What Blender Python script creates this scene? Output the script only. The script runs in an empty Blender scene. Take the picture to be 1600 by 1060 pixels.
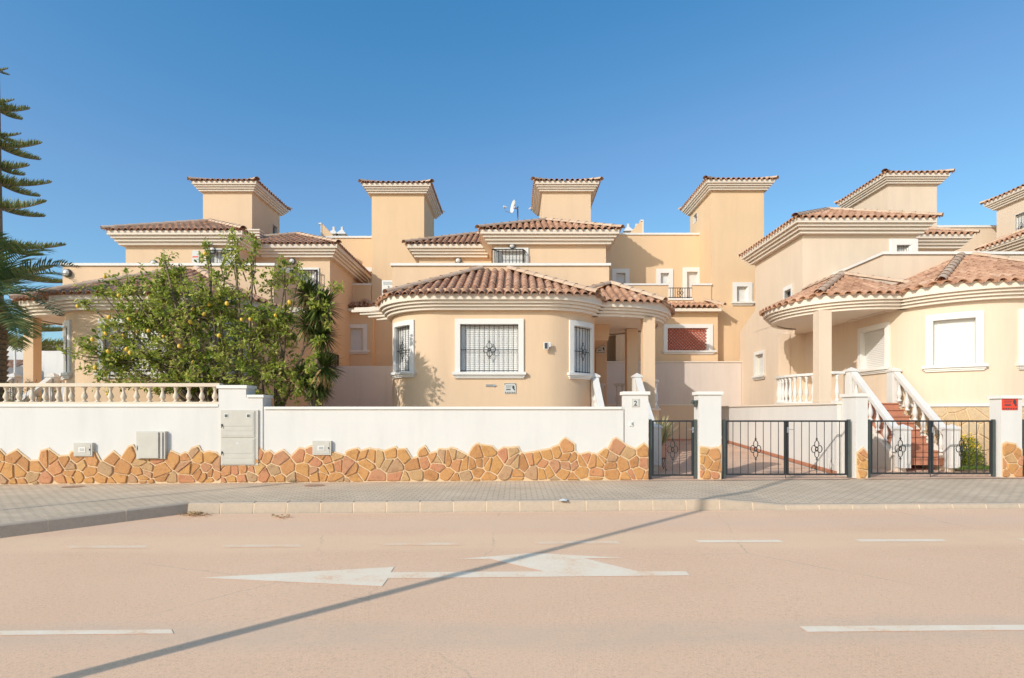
import bpy, math, random
from math import sin, cos, pi, sqrt, radians, atan2, floor
from mathutils import Vector, Matrix
random.seed(7)
F=889.0; CX=805.0; CY=645.0; H=1.67; SL=0.007
col=bpy.context.scene.collection
def XX(px,D): return (px-CX)/F*D
def ZZ(py,D): return H-(py-CY)/F*D
def GG(px,py,z0=0.0):
    D=(H-z0)*F/(py-CY+SL*(px-CX)); x=XX(px,D)
    return (x,D,z0+SL*x)
# ------------------------------------------------------------------ materials
def newmat(name):
    m=bpy.data.materials.new(name); m.use_nodes=True
    nt=m.node_tree; b=nt.nodes['Principled BSDF']; return m,nt,b
def lk(nt,a,b): nt.links.new(a,b)
def noise(nt,scale,detail=4,rough=.55,vec=None,dist=0):
    n=nt.nodes.new('ShaderNodeTexNoise'); n.inputs['Scale'].default_value=scale
    n.inputs['Detail'].default_value=detail; n.inputs['Roughness'].default_value=rough; n.inputs['Distortion'].default_value=dist
    if vec is not None: lk(nt,vec,n.inputs['Vector'])
    return n
def pos(nt,scale=(1,1,1)):
    g=nt.nodes.new('ShaderNodeNewGeometry'); mp=nt.nodes.new('ShaderNodeMapping')
    mp.inputs['Scale'].default_value=scale; lk(nt,g.outputs['Position'],mp.inputs['Vector']); return mp.outputs['Vector']
def ramp(nt,fac,stops):
    r=nt.nodes.new('ShaderNodeValToRGB'); lk(nt,fac,r.inputs['Fac'])
    el=r.color_ramp.elements
    while len(el)<len(stops): el.new(.5)
    for e,(p,c) in zip(el,stops): e.position=p; e.color=(c[0],c[1],c[2],1)
    return r.outputs['Color']
def mix(nt,fac,a,b,mode='MIX'):
    m=nt.nodes.new('ShaderNodeMix'); m.data_type='RGBA'; m.blend_type=mode
    for s,v in ((m.inputs[0],fac),(m.inputs[6],a),(m.inputs[7],b)):
        if hasattr(v,'default_value') or hasattr(v,'is_output'): lk(nt,v,s)
        elif isinstance(v,tuple): s.default_value=(v[0],v[1],v[2],1)
        else: s.default_value=v
    return m.outputs[2]
def bump(nt,b,h,strength=.3,dist=.01):
    n=nt.nodes.new('ShaderNodeBump'); n.inputs['Strength'].default_value=strength; n.inputs['Distance'].default_value=dist
    lk(nt,h,n.inputs['Height']); lk(nt,n.outputs['Normal'],b.inputs['Normal'])
def attr(nt,name='tint'):
    a=nt.nodes.new('ShaderNodeAttribute'); a.attribute_name=name; return a.outputs['Fac']
def sc(c,k): return tuple(min(1,v*k) for v in c)
def plaster(name,c,var=.06,streak=.05,rough=.9):
    m,nt,b=newmat(name)
    n1=noise(nt,.55,5,.6,pos(nt)); n2=noise(nt,1.6,5,.65,pos(nt,(1.6,1.6,.22)))
    c1=ramp(nt,n1.outputs['Fac'],[(.3,sc(c,1-var)),(.7,sc(c,1+var*.6))])
    st=ramp(nt,n2.outputs['Fac'],[(.30,(1-streak*2,)*3),(.55,(1,1,1))])
    lk(nt,mix(nt,1.0,c1,st,'MULTIPLY'),b.inputs['Base Color']); b.inputs['Roughness'].default_value=rough
    b.inputs['Specular IOR Level'].default_value=.2
    nb=noise(nt,70,3,.6,pos(nt)); bump(nt,b,nb.outputs['Fac'],.35,.006); return m
def simple(name,c,rough=.5,metal=0,spec=.4,var=0,vscale=8):
    m,nt,b=newmat(name); b.inputs['Base Color'].default_value=(*c,1); b.inputs['Roughness'].default_value=rough
    b.inputs['Metallic'].default_value=metal; b.inputs['Specular IOR Level'].default_value=spec
    if var:
        n=noise(nt,vscale,5,.6,pos(nt)); lk(nt,ramp(nt,n.outputs['Fac'],[(.3,sc(c,1-var)),(.7,sc(c,1+var))]),b.inputs['Base Color'])
    return m
M={}
M['plaster']=plaster('plaster_peach',(.73,.525,.35),.03,.025)
M['plaster_cream']=plaster('plaster_pale_cream',(.735,.585,.445),.035,.03)
M['plaster_apricot']=plaster('plaster_apricot',(.75,.525,.325),.03,.025)
PM='plaster'
M['trim']=plaster('plaster_cream_trim',(.78,.675,.565),.025,.015)
M['white']=plaster('white_render',(.70,.665,.63),.03,.03)
M['whitetrim']=plaster('white_trim',(.78,.745,.70),.03,.02)
M['balus']=plaster('cream_cast_stone',(.72,.60,.47),.05,.03)
M['partywall']=plaster('party_wall_pink',(.70,.595,.52),.04,.04)
M['shutter']=simple('white_shutter',(.70,.68,.65),.45)
M['iron']=simple('dark_iron',(.035,.037,.04),.45,.3,.5)
M['ironlight']=simple('grey_iron',(.10,.10,.105),.5,.3,.5)
M['greensteel']=simple('green_grey_steel',(.09,.105,.095),.5,.3,.5,.1)
M['metal']=simple('grey_metal',(.45,.45,.46),.4,.7)
M['whiteplastic']=simple('white_plastic',(.70,.68,.65),.4)
M['cabinet']=simple('grey_cabinet_paint',(.54,.50,.44),.5,0,.4,.05,5)
M['dark']=simple('dark_void',(.05,.045,.04),.8)
M['red']=simple('red_sign',(.72,.07,.035),.4)
M['paper']=simple('sign_white',(.60,.59,.56),.5)
M['ink']=simple('sign_ink',(.06,.06,.07),.6)
M['terracotta_step']=simple('terracotta_steps',(.50,.215,.13),.6,0,.3,.12,6)
M['pot']=simple('clay_pot',(.60,.33,.24),.7,0,.3,.1,8)
M['lemon']=simple('lemon_skin',(.74,.47,.06),.45,0,.4,.08,20)
M['bark']=simple('bark',(.20,.15,.105),.9,0,.2,.35,14)
M['drytwig']=simple('dry_leaf',(.42,.27,.13),.8,0,.2,.3,14)
M['soil']=simple('garden_gravel',(.62,.47,.34),.95,0,.1,.12,6)
M['glass']=simple('window_glass',(.06,.07,.08),.08,0,.6)
# roof tiles
m,nt,b=newmat('clay_roof_tiles')
n=noise(nt,9,5,.65,pos(nt)); n2=noise(nt,1.2,4,.6,pos(nt))
t=ramp(nt,attr(nt),[(0,(.40,.20,.125)),(.35,(.56,.31,.195)),(.7,(.66,.385,.25)),(1,(.72,.49,.34))])
w=ramp(nt,n.outputs['Fac'],[(.28,(.62,.60,.58)),(.55,(1,1,1)),(.8,(1.0,1.0,.98))])
g=ramp(nt,n2.outputs['Fac'],[(.35,(.80,.78,.76)),(.6,(1,1,1))])
lk(nt,mix(nt,1.0,mix(nt,1.0,t,w,'MULTIPLY'),g,'MULTIPLY'),b.inputs['Base Color']); b.inputs['Roughness'].default_value=.85
b.inputs['Specular IOR Level'].default_value=.2; bump(nt,b,n.outputs['Fac'],.4,.01); M['tile']=m
m,nt,b=newmat('pale_ridge_tiles')
n=noise(nt,9,5,.65,pos(nt))
lk(nt,mix(nt,1.0,ramp(nt,attr(nt),[(0,(.56,.38,.26)),(1,(.64,.46,.33))]),ramp(nt,n.outputs['Fac'],[(.3,(.8,.78,.76)),(.6,(1,1,1))]),'MULTIPLY'),b.inputs['Base Color'])
b.inputs['Roughness'].default_value=.85; M['ridge']=m
# cladding stones
def stonemat(name,pal,k=.72):
    m,nt,b=newmat(name)
    v=pos(nt,(1,1,1)); n=noise(nt,11,6,.68,v,.6); n2=noise(nt,45,4,.6,v)
    t=ramp(nt,attr(nt),pal)
    w=ramp(nt,n.outputs['Fac'],[(.30,(k,k*.92,k*.85)),(.5,(1,1,1)),(.72,(1,.98,.84))])
    w2=ramp(nt,n2.outputs['Fac'],[(.35,(.86,.84,.82)),(.6,(1,1,1))])
    lk(nt,mix(nt,1.0,mix(nt,1.0,t,w,'MULTIPLY'),w2,'MULTIPLY'),b.inputs['Base Color']); b.inputs['Roughness'].default_value=.85
    b.inputs['Specular IOR Level'].default_value=.2
    bump(nt,b,n.outputs['Fac'],.6,.02); return m
M['stone']=stonemat('orange_flagstone',[(0,(.47,.225,.10)),(.25,(.58,.295,.12)),(.5,(.60,.32,.12)),(.7,(.57,.255,.14)),(.85,(.48,.31,.18)),(1,(.62,.37,.16))])
M['palestone']=stonemat('pale_flagstone',[(0,(.60,.42,.25)),(.5,(.64,.48,.31)),(1,(.59,.46,.31))],.85)
M['mortar']=plaster('cream_mortar',(.72,.52,.32),.05,.03)
# asphalt
m,nt,b=newmat('pinkish_asphalt')
v=pos(nt); n=noise(nt,150,2,.75,v); n2=noise(nt,.45,5,.6,v); n3=noise(nt,38,4,.75,v)
base=ramp(nt,n2.outputs['Fac'],[(.3,(.86,.55,.355)),(.7,(.92,.60,.395))])
sp=ramp(nt,n.outputs['Fac'],[(.25,(.66,.64,.62)),(.48,(1,1,1)),(.75,(1.12,1.12,1.10))])
sp2=ramp(nt,n3.outputs['Fac'],[(.28,(.80,.79,.78)),(.5,(1,1,1))])
c=mix(nt,1.0,mix(nt,1.0,base,sp,'MULTIPLY'),sp2,'MULTIPLY')
# tyre-worn darker band along the near lane, and a paler one by the lane line
sx=nt.nodes.new('ShaderNodeSeparateXYZ'); lk(nt,v,sx.inputs[0])
nw=noise(nt,.35,3,.6,v); ad=nt.nodes.new('ShaderNodeMath'); ad.operation='MULTIPLY_ADD'; ad.inputs[1].default_value=.55
lk(nt,nw.outputs['Fac'],ad.inputs[0]); lk(nt,sx.outputs['Y'],ad.inputs[2])
def band(c,lo,hi,soft,colr,amt):
    mr=nt.nodes.new('ShaderNodeMapRange'); mr.inputs[1].default_value=lo-soft; mr.inputs[2].default_value=lo; lk(nt,ad.outputs[0],mr.inputs[0])
    mq=nt.nodes.new('ShaderNodeMapRange'); mq.inputs[1].default_value=hi; mq.inputs[2].default_value=hi+soft; mq.inputs[3].default_value=1; mq.inputs[4].default_value=0; lk(nt,ad.outputs[0],mq.inputs[0])
    mm=nt.nodes.new('ShaderNodeMath'); mm.operation='MULTIPLY'; lk(nt,mr.outputs[0],mm.inputs[0]); lk(nt,mq.outputs[0],mm.inputs[1])
    m2=nt.nodes.new('ShaderNodeMath'); m2.operation='MULTIPLY'; m2.inputs[1].default_value=amt; lk(nt,mm.outputs[0],m2.inputs[0])
    n4=noise(nt,3,3,.6,v); m3=nt.nodes.new('ShaderNodeMath'); m3.operation='MULTIPLY'; lk(nt,m2.outputs[0],m3.inputs[0])
    lk(nt,ramp(nt,n4.outputs['Fac'],[(.3,(.55,)*3),(.6,(1,)*3)]),m3.inputs[1])
    return mix(nt,m3.outputs[0],c,colr)
c=band(c,4.42,4.68,.22,(.68,.50,.36),.42)
c=band(c,7.35,8.0,.25,(.92,.62,.39),.6)
c=band(c,8.6,9.1,.3,(.80,.55,.39),.5)
vo=nt.nodes.new('ShaderNodeTexVoronoi'); vo.feature='DISTANCE_TO_EDGE'; vo.inputs['Scale'].default_value=.33
nz=noise(nt,1.4,5,.65,v); mv=nt.nodes.new('ShaderNodeMix'); mv.data_type='RGBA'; mv.inputs[0].default_value=.22; lk(nt,v,mv.inputs[6]); lk(nt,nz.outputs['Color'],mv.inputs[7]); lk(nt,mv.outputs[2],vo.inputs['Vector'])
cr=ramp(nt,vo.outputs['Distance'],[(.0,(1,1,1)),(.0022,(.0,.0,.0))]); nm=noise(nt,.5,3,.6,v); gm=ramp(nt,nm.outputs['Fac'],[(.5,(0,0,0)),(.62,(.45,.45,.45))])
c=mix(nt,mix(nt,1.0,cr,gm,'MULTIPLY'),c,(.36,.27,.20))
lk(nt,c,b.inputs['Base Color']); b.inputs['Roughness'].default_value=.9; b.inputs['Specular IOR Level'].default_value=.2
bump(nt,b,n.outputs['Fac'],.5,.006); M['asphalt']=m
# worn road paint
m,nt,b=newmat('worn_road_paint')
n=noise(nt,28,6,.75,v:=pos(nt)); n2=noise(nt,2.5,3,.6,v)
f0=nt.nodes.new('ShaderNodeMath'); f0.operation='ADD'; lk(nt,n.outputs['Fac'],f0.inputs[0]); lk(nt,n2.outputs['Fac'],f0.inputs[1]); f=nt.nodes.new('ShaderNodeMath'); f.operation='MULTIPLY'; f.inputs[1].default_value=.5; lk(nt,f0.outputs[0],f.inputs[0])
lk(nt,ramp(nt,f.outputs[0],[(.38,(.88,.58,.37)),(.45,(.92,.72,.52)),(.6,(.95,.80,.62))]),b.inputs['Base Color']); b.inputs['Roughness'].default_value=.8
b.inputs['Specular IOR Level'].default_value=.2; M['paint']=m
m,nt,b=newmat('very_worn_road_paint')
n=noise(nt,20,6,.75,v:=pos(nt)); n2=noise(nt,2.5,3,.6,v)
f0=nt.nodes.new('ShaderNodeMath'); f0.operation='ADD'; lk(nt,n.outputs['Fac'],f0.inputs[0]); lk(nt,n2.outputs['Fac'],f0.inputs[1]); f=nt.nodes.new('ShaderNodeMath'); f.operation='MULTIPLY'; f.inputs[1].default_value=.5; lk(nt,f0.outputs[0],f.inputs[0])
lk(nt,ramp(nt,f.outputs[0],[(.43,(.88,.57,.36)),(.55,(.90,.68,.48)),(.68,(.92,.76,.58))]),b.inputs['Base Color']); b.inputs['Roughness'].default_value=.8
n.inputs['Scale'].default_value=45; M['wornpaint']=m
# pavers
def pavers(name,c1,c2,cm,bw=.2,bh=.1,rot=0):
    m,nt,b=newmat(name); g=nt.nodes.new('ShaderNodeNewGeometry'); mp=nt.nodes.new('ShaderNodeMapping'); mp.inputs['Rotation'].default_value=(0,0,rot)
    lk(nt,g.outputs['Position'],mp.inputs['Vector']); br=nt.nodes.new('ShaderNodeTexBrick'); lk(nt,mp.outputs['Vector'],br.inputs['Vector'])
    br.inputs['Scale'].default_value=1; br.inputs['Brick Width'].default_value=bw; br.inputs['Row Height'].default_value=bh
    br.inputs['Mortar Size'].default_value=.011; br.inputs['Mortar Smooth'].default_value=.3
    br.inputs['Color1'].default_value=(*c1,1); br.inputs['Color2'].default_value=(*c2,1); br.inputs['Mortar'].default_value=(*cm,1)
    n=noise(nt,1.3,5,.65,pos(nt)); n2=noise(nt,90,3,.6,pos(nt))
    w=ramp(nt,n.outputs['Fac'],[(.3,(.86,.85,.84)),(.65,(1.05,1.05,1.05))]); w2=ramp(nt,n2.outputs['Fac'],[(.3,(.85,.85,.85)),(.65,(1.05,1.05,1.05))])
    lk(nt,mix(nt,1.0,mix(nt,1.0,br.outputs['Color'],w,'MULTIPLY'),w2,'MULTIPLY'),b.inputs['Base Color']); b.inputs['Roughness'].default_value=.9
    b.inputs['Specular IOR Level'].default_value=.2
    inv=nt.nodes.new('ShaderNodeMath'); inv.operation='SUBTRACT'; inv.inputs[0].default_value=1; lk(nt,br.outputs['Fac'],inv.inputs[1])
    bump(nt,b,inv.outputs[0],.6,.006); return m
M['pavers']=pavers('grey_beige_pavers',(.74,.565,.40),(.67,.52,.37),(.42,.33,.245),.2,.1,0)
M['drive']=pavers('pink_drive_pavers',(.74,.50,.36),(.70,.47,.34),(.56,.38,.27),.3,.3,0)
m,nt,b=newmat('concrete_kerb'); n=noise(nt,14,6,.7,pos(nt)); n1=noise(nt,120,3,.6,pos(nt))
lk(nt,mix(nt,1.0,ramp(nt,attr(nt),[(0,(.56,.43,.315)),(1,(.49,.39,.295))]),mix(nt,.5,ramp(nt,n.outputs['Fac'],[(.3,(.78,.77,.76)),(.6,(1,1,1))]),ramp(nt,n1.outputs['Fac'],[(.3,(.8,.8,.8)),(.6,(1.05,1.05,1.05))])),'MULTIPLY'),b.inputs['Base Color']); b.inputs['Roughness'].default_value=.9
M['kerb']=m
M['kerbjoint']=simple('kerb_joint',(.68,.53,.38),.9,0,.2,.1)
# lattice screen (red diagonal lattice in front of glass)
M['lattice']=simple('red_lattice',(.50,.13,.085),.6,0,.3,.1,10)
M['latticeback']=simple('pale_blind',(.66,.50,.42),.7)
def leafmat(name,stops,trans=.3,rough=.45):
    m,nt,b=newmat(name); c=ramp(nt,attr(nt),stops); lk(nt,c,b.inputs['Base Color']); b.inputs['Roughness'].default_value=rough; b.inputs['Specular IOR Level'].default_value=.35
    tr=nt.nodes.new('ShaderNodeBsdfTranslucent'); lk(nt,c,tr.inputs['Color']); ms=nt.nodes.new('ShaderNodeMixShader'); ms.inputs[0].default_value=trans
    lk(nt,b.outputs[0],ms.inputs[1]); lk(nt,tr.outputs[0],ms.inputs[2]); lk(nt,ms.outputs[0],nt.nodes['Material Output'].inputs['Surface']); return m
M['citrus']=leafmat('citrus_leaves',[(0,(.05,.10,.015)),(.3,(.18,.26,.03)),(.6,(.39,.44,.07)),(1,(.74,.68,.22))],.50,.35)
M['yucca']=leafmat('yucca_leaves',[(0,(.03,.055,.012)),(.6,(.11,.15,.035)),(.9,(.26,.29,.08)),(1,(.50,.38,.14))],.2)
M['palm']=leafmat('palm_leaflets',[(0,(.03,.06,.03)),(.5,(.10,.155,.06)),(.85,(.24,.29,.10)),(1,(.46,.42,.15))],.12)
M['arau']=leafmat('araucaria_needles',[(0,(.07,.10,.03)),(.6,(.22,.25,.07)),(1,(.42,.38,.14))],.15)
M['grass']=leafmat('grass_blades',[(0,(.07,.12,.02)),(1,(.20,.28,.05))],.3)
M['paleleaf']=leafmat('pale_sword_leaves',[(0,(.22,.25,.08)),(1,(.62,.55,.30))],.2)
M['rust']=simple('rusty_plate',(.40,.24,.16),.8,0,.2,.2,30)
M['flower']=simple('yellow_flowers',(.80,.55,.04),.6)
M['sand']=simple('dusty_ground',(.52,.41,.30),.95,0,.1,.15,.4)
# ------------------------------------------------------------------ mesh builder
TR=None   # current mirror: None or float S (x -> S-x)
def tp(p):
    if TR is None: return tuple(p)
    return (p[0]+TR[1],p[1],p[2]) if isinstance(TR,tuple) else (TR-p[0],p[1],p[2])
OFF={}
class MB:
    def __init__(s): s.v=[]; s.f=[]; s.t=[]; s.sm=False
    def add(s,vs,fs,t=.5):
        k=len(s.v); s.v.extend(vs); s.f.extend([tuple(k+i for i in f) for f in fs]); s.t.extend([t]*len(fs)); return k
    def box(s,x0,x1,y0,y1,z0,z1,t=.5):
        s.add([(x0,y0,z0),(x1,y0,z0),(x1,y1,z0),(x0,y1,z0),(x0,y0,z1),(x1,y0,z1),(x1,y1,z1),(x0,y1,z1)],
              [(0,3,2,1),(4,5,6,7),(0,1,5,4),(1,2,6,5),(2,3,7,6),(3,0,4,7)],t)
    def prism(s,poly,z0,z1,t=.5):   # poly list (x,y) ccw ; z0,z1 numbers or funcs
        n=len(poly); f0=z0 if callable(z0) else (lambda x,y:z0); f1=z1 if callable(z1) else (lambda x,y:z1)
        vs=[(x,y,f0(x,y)) for x,y in poly]+[(x,y,f1(x,y)) for x,y in poly]
        s.add(vs,[tuple(range(n))[::-1],tuple(range(n,2*n))]+[(i,(i+1)%n,n+(i+1)%n,n+i) for i in range(n)],t)
    def tube(s,pts,r,n=6,t=.5,cap=True):
        P=[Vector(p) for p in pts]; rr=r if isinstance(r,(list,tuple)) else [r]*len(P)
        vs=[];fs=[]
        for i,p in enumerate(P):
            d=(P[min(i+1,len(P)-1)]-P[max(i-1,0)])
            if d.length<1e-9: d=Vector((0,0,1))
            d.normalize(); a=Vector((0,0,1)) if abs(d.z)<.9 else Vector((1,0,0)); u=d.cross(a).normalized(); w=d.cross(u)
            for k in range(n):
                an=2*pi*k/n; vs.append(tuple(p+(u*cos(an)+w*sin(an))*rr[i]))
        for i in range(len(P)-1):
            for k in range(n): fs.append((i*n+k,i*n+(k+1)%n,(i+1)*n+(k+1)%n,(i+1)*n+k))
        if cap: fs.append(tuple(range(n))); fs.append(tuple(range((len(P)-1)*n,len(P)*n)))
        s.add(vs,fs,t)
    def lathe(s,prof,cx,cy,z,n=12,t=.5,sq=None):
        vs=[];fs=[]
        for r,h in prof:
            for k in range(n):
                a=2*pi*k/n+pi/n; vs.append((cx+r*cos(a),cy+r*sin(a),z+h))
        for i in range(len(prof)-1):
            for k in range(n): fs.append((i*n+k,i*n+(k+1)%n,(i+1)*n+(k+1)%n,(i+1)*n+k))
        fs.append(tuple(range(n))[::-1]); fs.append(tuple(range((len(prof)-1)*n,len(prof)*n))); s.add(vs,fs,t)
    def build(s,name,mat,parent=None,loc=None,smooth=False,label=None,cat=None,group=None,kind=None,mirror=True,bevel=0):
        off=Vector((0,0,0))
        if mat=='plaster': mat=PM
        if parent is not None: off=OFF.get(parent.name,Vector((0,0,0)))
        elif loc is not None: off=Vector(tp(loc) if mirror else loc)
        vs=[(tp(p) if mirror else p) for p in s.v]
        vs=[(a[0]-off.x,a[1]-off.y,a[2]-off.z) for a in vs]
        fl=(TR is not None and mirror and not isinstance(TR,tuple))
        me=bpy.data.meshes.new(name); me.from_pydata(vs,[],[f[::-1] for f in s.f] if fl else s.f)
        a=me.attributes.new('tint','FLOAT','FACE'); a.data.foreach_set('value',s.t)
        me.materials.append(M[mat]); 
        if smooth: me.polygons.foreach_set('use_smooth',[True]*len(me.polygons))
        me.update(); o=bpy.data.objects.new(name,me); col.objects.link(o)
        if parent is not None: o.parent=parent
        elif loc is not None: o.location=off
        OFF[o.name]=off
        if bevel:
            bm=o.modifiers.new('bevel','BEVEL'); bm.width=bevel; bm.segments=2; bm.limit_method='ANGLE'
        if smooth:
            pass
        setp(o,label,cat,group,kind); return o
def setp(o,label=None,cat=None,group=None,kind=None):
    if label: o['label']=label
    if cat: o['category']=cat
    if group: o['group']=group
    if kind: o['kind']=kind
def thing(name,loc,label,cat,group=None,mirror=True):
    o=bpy.data.objects.new(name,None); col.objects.link(o); o.empty_display_size=.2
    l=Vector(tp(loc) if mirror else loc); o.location=l; OFF[o.name]=l; setp(o,label,cat,group); return o
def copyobj(o,loc=None,parent=None,rot=None,scale=None):
    c=o.copy(); col.objects.link(c); c.parent=parent if parent else o.parent
    if loc is not None: c.location=loc
    if rot is not None: c.rotation_euler=rot
    if scale is not None: c.scale=scale
    return c
# ---- paths
class Path:
    def __init__(s,pts):
        s.p=[Vector((a[0],a[1])) for a in pts]; n=len(s.p); s.s=[0]
        for i in range(1,n): s.s.append(s.s[-1]+(s.p[i]-s.p[i-1]).length)
        seg=[]
        for i in range(n-1):
            d=(s.p[i+1]-s.p[i]).normalized(); seg.append(Vector((d.y,-d.x)))
        s.n=[]
        for i in range(n):
            a=seg[max(i-1,0)]; b=seg[min(i,n-2)]; m=(a+b); m.normalize(); m=m/max(.3,m.dot(a)); s.n.append(m)
        s.L=s.s[-1]
    def at(s,t,off=0):
        t=max(0,min(s.L,t))
        for i in range(1,len(s.s)):
            if t<=s.s[i]+1e-9:
                k=(t-s.s[i-1])/max(1e-9,s.s[i]-s.s[i-1]); p=s.p[i-1].lerp(s.p[i],k); q=s.n[i-1].lerp(s.n[i],k); r=p+q*off; return (r.x,r.y)
    def breaks(s,a,b):
        r=[a]+[x for x in s.s if a+1e-4<x<b-1e-4]+[b]; return r
def arc(cx,cy,r,a0,a1,n=9):
    return [(cx+r*cos(radians(a0+(a1-a0)*i/n)),cy+r*sin(radians(a0+(a1-a0)*i/n))) for i in range(n+1)]
def strip(mb,path,z0,z1,holes=(),depth=.16,off=0):
    S=set(round(x,5) for x in path.s); Zs={z0,z1}
    for h in holes: S|={h[0],h[1]}; Zs|={h[2],h[3]}
    S=sorted(S); Zs=sorted(z for z in Zs if z0<=z<=z1)
    for i in range(len(S)-1):
        if S[i+1]-S[i]<1e-4: continue
        a=path.at(S[i],off); b=path.at(S[i+1],off); sm=(S[i]+S[i+1])/2
        for j in range(len(Zs)-1):
            zm=(Zs[j]+Zs[j+1])/2
            if any(h[0]<sm<h[1] and h[2]<zm<h[3] for h in holes): continue
            mb.add([(*a,Zs[j]),(*b,Zs[j]),(*b,Zs[j+1]),(*a,Zs[j+1])],[(0,1,2,3)])
    for h in holes:
        for sv in (h[0],h[1]):
            a=path.at(sv,off); b=path.at(sv,off-depth); mb.add([(*a,h[2]),(*b,h[2]),(*b,h[3]),(*a,h[3])],[(0,1,2,3)])
        bs=path.breaks(h[0],h[1])
        for i in range(len(bs)-1):
            a=path.at(bs[i],off); b=path.at(bs[i+1],off); c=path.at(bs[i+1],off-depth); d=path.at(bs[i],off-depth)
            for z in (h[2],h[3]): mb.add([(*a,z),(*b,z),(*c,z),(*d,z)],[(0,1,2,3)])
def bandbox(mb,path,s0,s1,z0,z1,o0,o1,t=.5):
    bs=path.breaks(s0,s1); n=len(bs); vs=[]
    for x in bs:
        a=path.at(x,o0); b=path.at(x,o1); vs+=[(*a,z0),(*b,z0),(*b,z1),(*a,z1)]
    fs=[(0,1,2,3),((n-1)*4+3,(n-1)*4+2,(n-1)*4+1,(n-1)*4)]
    for i in range(n-1):
        k=i*4
        for j in range(4): fs.append((k+j,k+(j+1)%4,k+4+(j+1)%4,k+4+j))
    mb.add(vs,fs,t)
def sweep(mb,pts,prof,closed=False,t=.5):
    """profile (offset,z) swept round a plan path, mitred"""
    if closed:
        n=len(pts); P=[Vector(p) for p in pts]; N=[]
        for i in range(n):
            a=(P[i]-P[i-1]).normalized(); b=(P[(i+1)%n]-P[i]).normalized()
            na=Vector((a.y,-a.x)); nb=Vector((b.y,-b.x)); m=(na+nb); m.normalize(); N.append(m/max(.3,m.dot(na)))
    else:
        pa=Path(pts); P=pa.p; N=pa.n; n=len(P)
    m=len(prof); vs=[]; fs=[]
    for i in range(n):
        for o,z in prof:
            q=P[i]+N[i]*o; vs.append((q.x,q.y,z))
    for i in range(n if closed else n-1):
        j=(i+1)%n
        for k in range(m-1): fs.append((i*m+k,j*m+k,j*m+k+1,i*m+k+1))
    if not closed: fs.append(tuple(range(m))[::-1]); fs.append(tuple(range((n-1)*m,n*m)))
    mb.add(vs,fs,t)
def cornice_prof(zt,proj=.36,hh=.30):
    h=hh; p=proj; o=[.40*p,.60*p,.80*p,p]; z=[zt-h,zt-.74*h,zt-.49*h,zt-.25*h,zt]; r=[(-.02,z[0])]
    for k in range(4):
        r+=[(o[k],z[k]),(o[k]+.004,z[k]+.012),(o[k]+.004,z[k+1]-.012)]
        if k<3: r+=[(o[k]-.015,z[k+1]-.006),(o[k]-.015,z[k+1])]
    return r+[(p,zt),(-.02,zt+.02)]
# ---- tiles
XS=[0,.028,.034,.052,.080,.1125,.145,.173,.191,.197,.225]
HS=[.020,.0,.038,.074,.098,.106,.098,.074,.038,.0,.020]
PER=.225
def facet(mb,d,z0,t0,slope,u0,u1,vmin,vmax,tl=.36,per=PER,zf=None):
    """barrel tiles running up direction d (unit 2d). v=p.d ; u=p.perp"""
    px,py=-d[1],d[0]; k=per/.225
    nc=max(1,int(round((u1-u0)/per))); per=(u1-u0)/nc
    for c in range(nc):
        ub=u0+c*per; us=[ub+x*per/.225 for x in XS]
        lo=[vmin(u) for u in us]; hi=[vmax(u) for u in us]
        if max(h-l for h,l in zip(hi,lo))<=.01: continue
        vlo=min(lo); vhi=max(hi); jit=random.uniform(-.03,.03); v=vlo; r=0
        base=random.random()
        while v<vhi-.01:
            ve=min(vhi,v+tl+(jit if r==0 else 0)); hj=random.uniform(-.004,.004); row=[]
            for vv,add in ((v,.026),(ve+.03,.0)):
                for i,u in enumerate(us):
                    w=max(lo[i],min(hi[i]+.001,vv)); h=HS[i]*k+ (add+hj if 1<i<9 else add*.5)
                    row.append((u*px+w*d[0],u*py+w*d[1],(zf(lo[i],hi[i],w) if zf else z0+slope*(w-t0))+h))
            n=len(us)
            # skip degenerate rows
            fs=[(i,i+1,n+i+1,n+i) for i in range(n-1) if not (hi[i]<=v and hi[i+1]<=v)]
            # lip
            lip=[]
            for i in range(2,9): 
                x,y,z=row[i]; lip.append((x,y,z-.02))
            kk=mb.add(row,fs,max(0,min(1,random.gauss(.48,.17)+ (base-.5)*.15)))
            if fs and v<min(hi[4],hi[5]):
                m=len(mb.v); mb.v.extend(lip)
                for i in range(6): mb.f.append((kk+2+i,kk+3+i,m+i+1,m+i)); mb.t.append(.25)
            v=ve; r+=1
def caps(mb,a,b,r=.105,tl=.40,lift=.092):
    A=Vector(a);B=Vector(b);L=(B-A).length
    if L<.05: return
    n=max(1,int(round(L/tl))); d=(B-A)/L; up=Vector((0,0,1)); side=d.cross(up).normalized(); up=side.cross(d).normalized()
    for i in range(n):
        p0=A+d*(L*i/n-.02); p1=A+d*(L*(i+1)/n+.03); vs=[]
        for p,rr,ad in ((p0,r*1.16,.010),(p1,r*1.06,0)):
            for k in range(8):
                an=pi*k/7; vs.append(tuple(p+side*(rr*cos(an))+up*(rr*sin(an)*.85+lift-.035+ad)))
        mb.add(vs,[(k,k+1,9+k,8+k) for k in range(7)],random.random())
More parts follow.
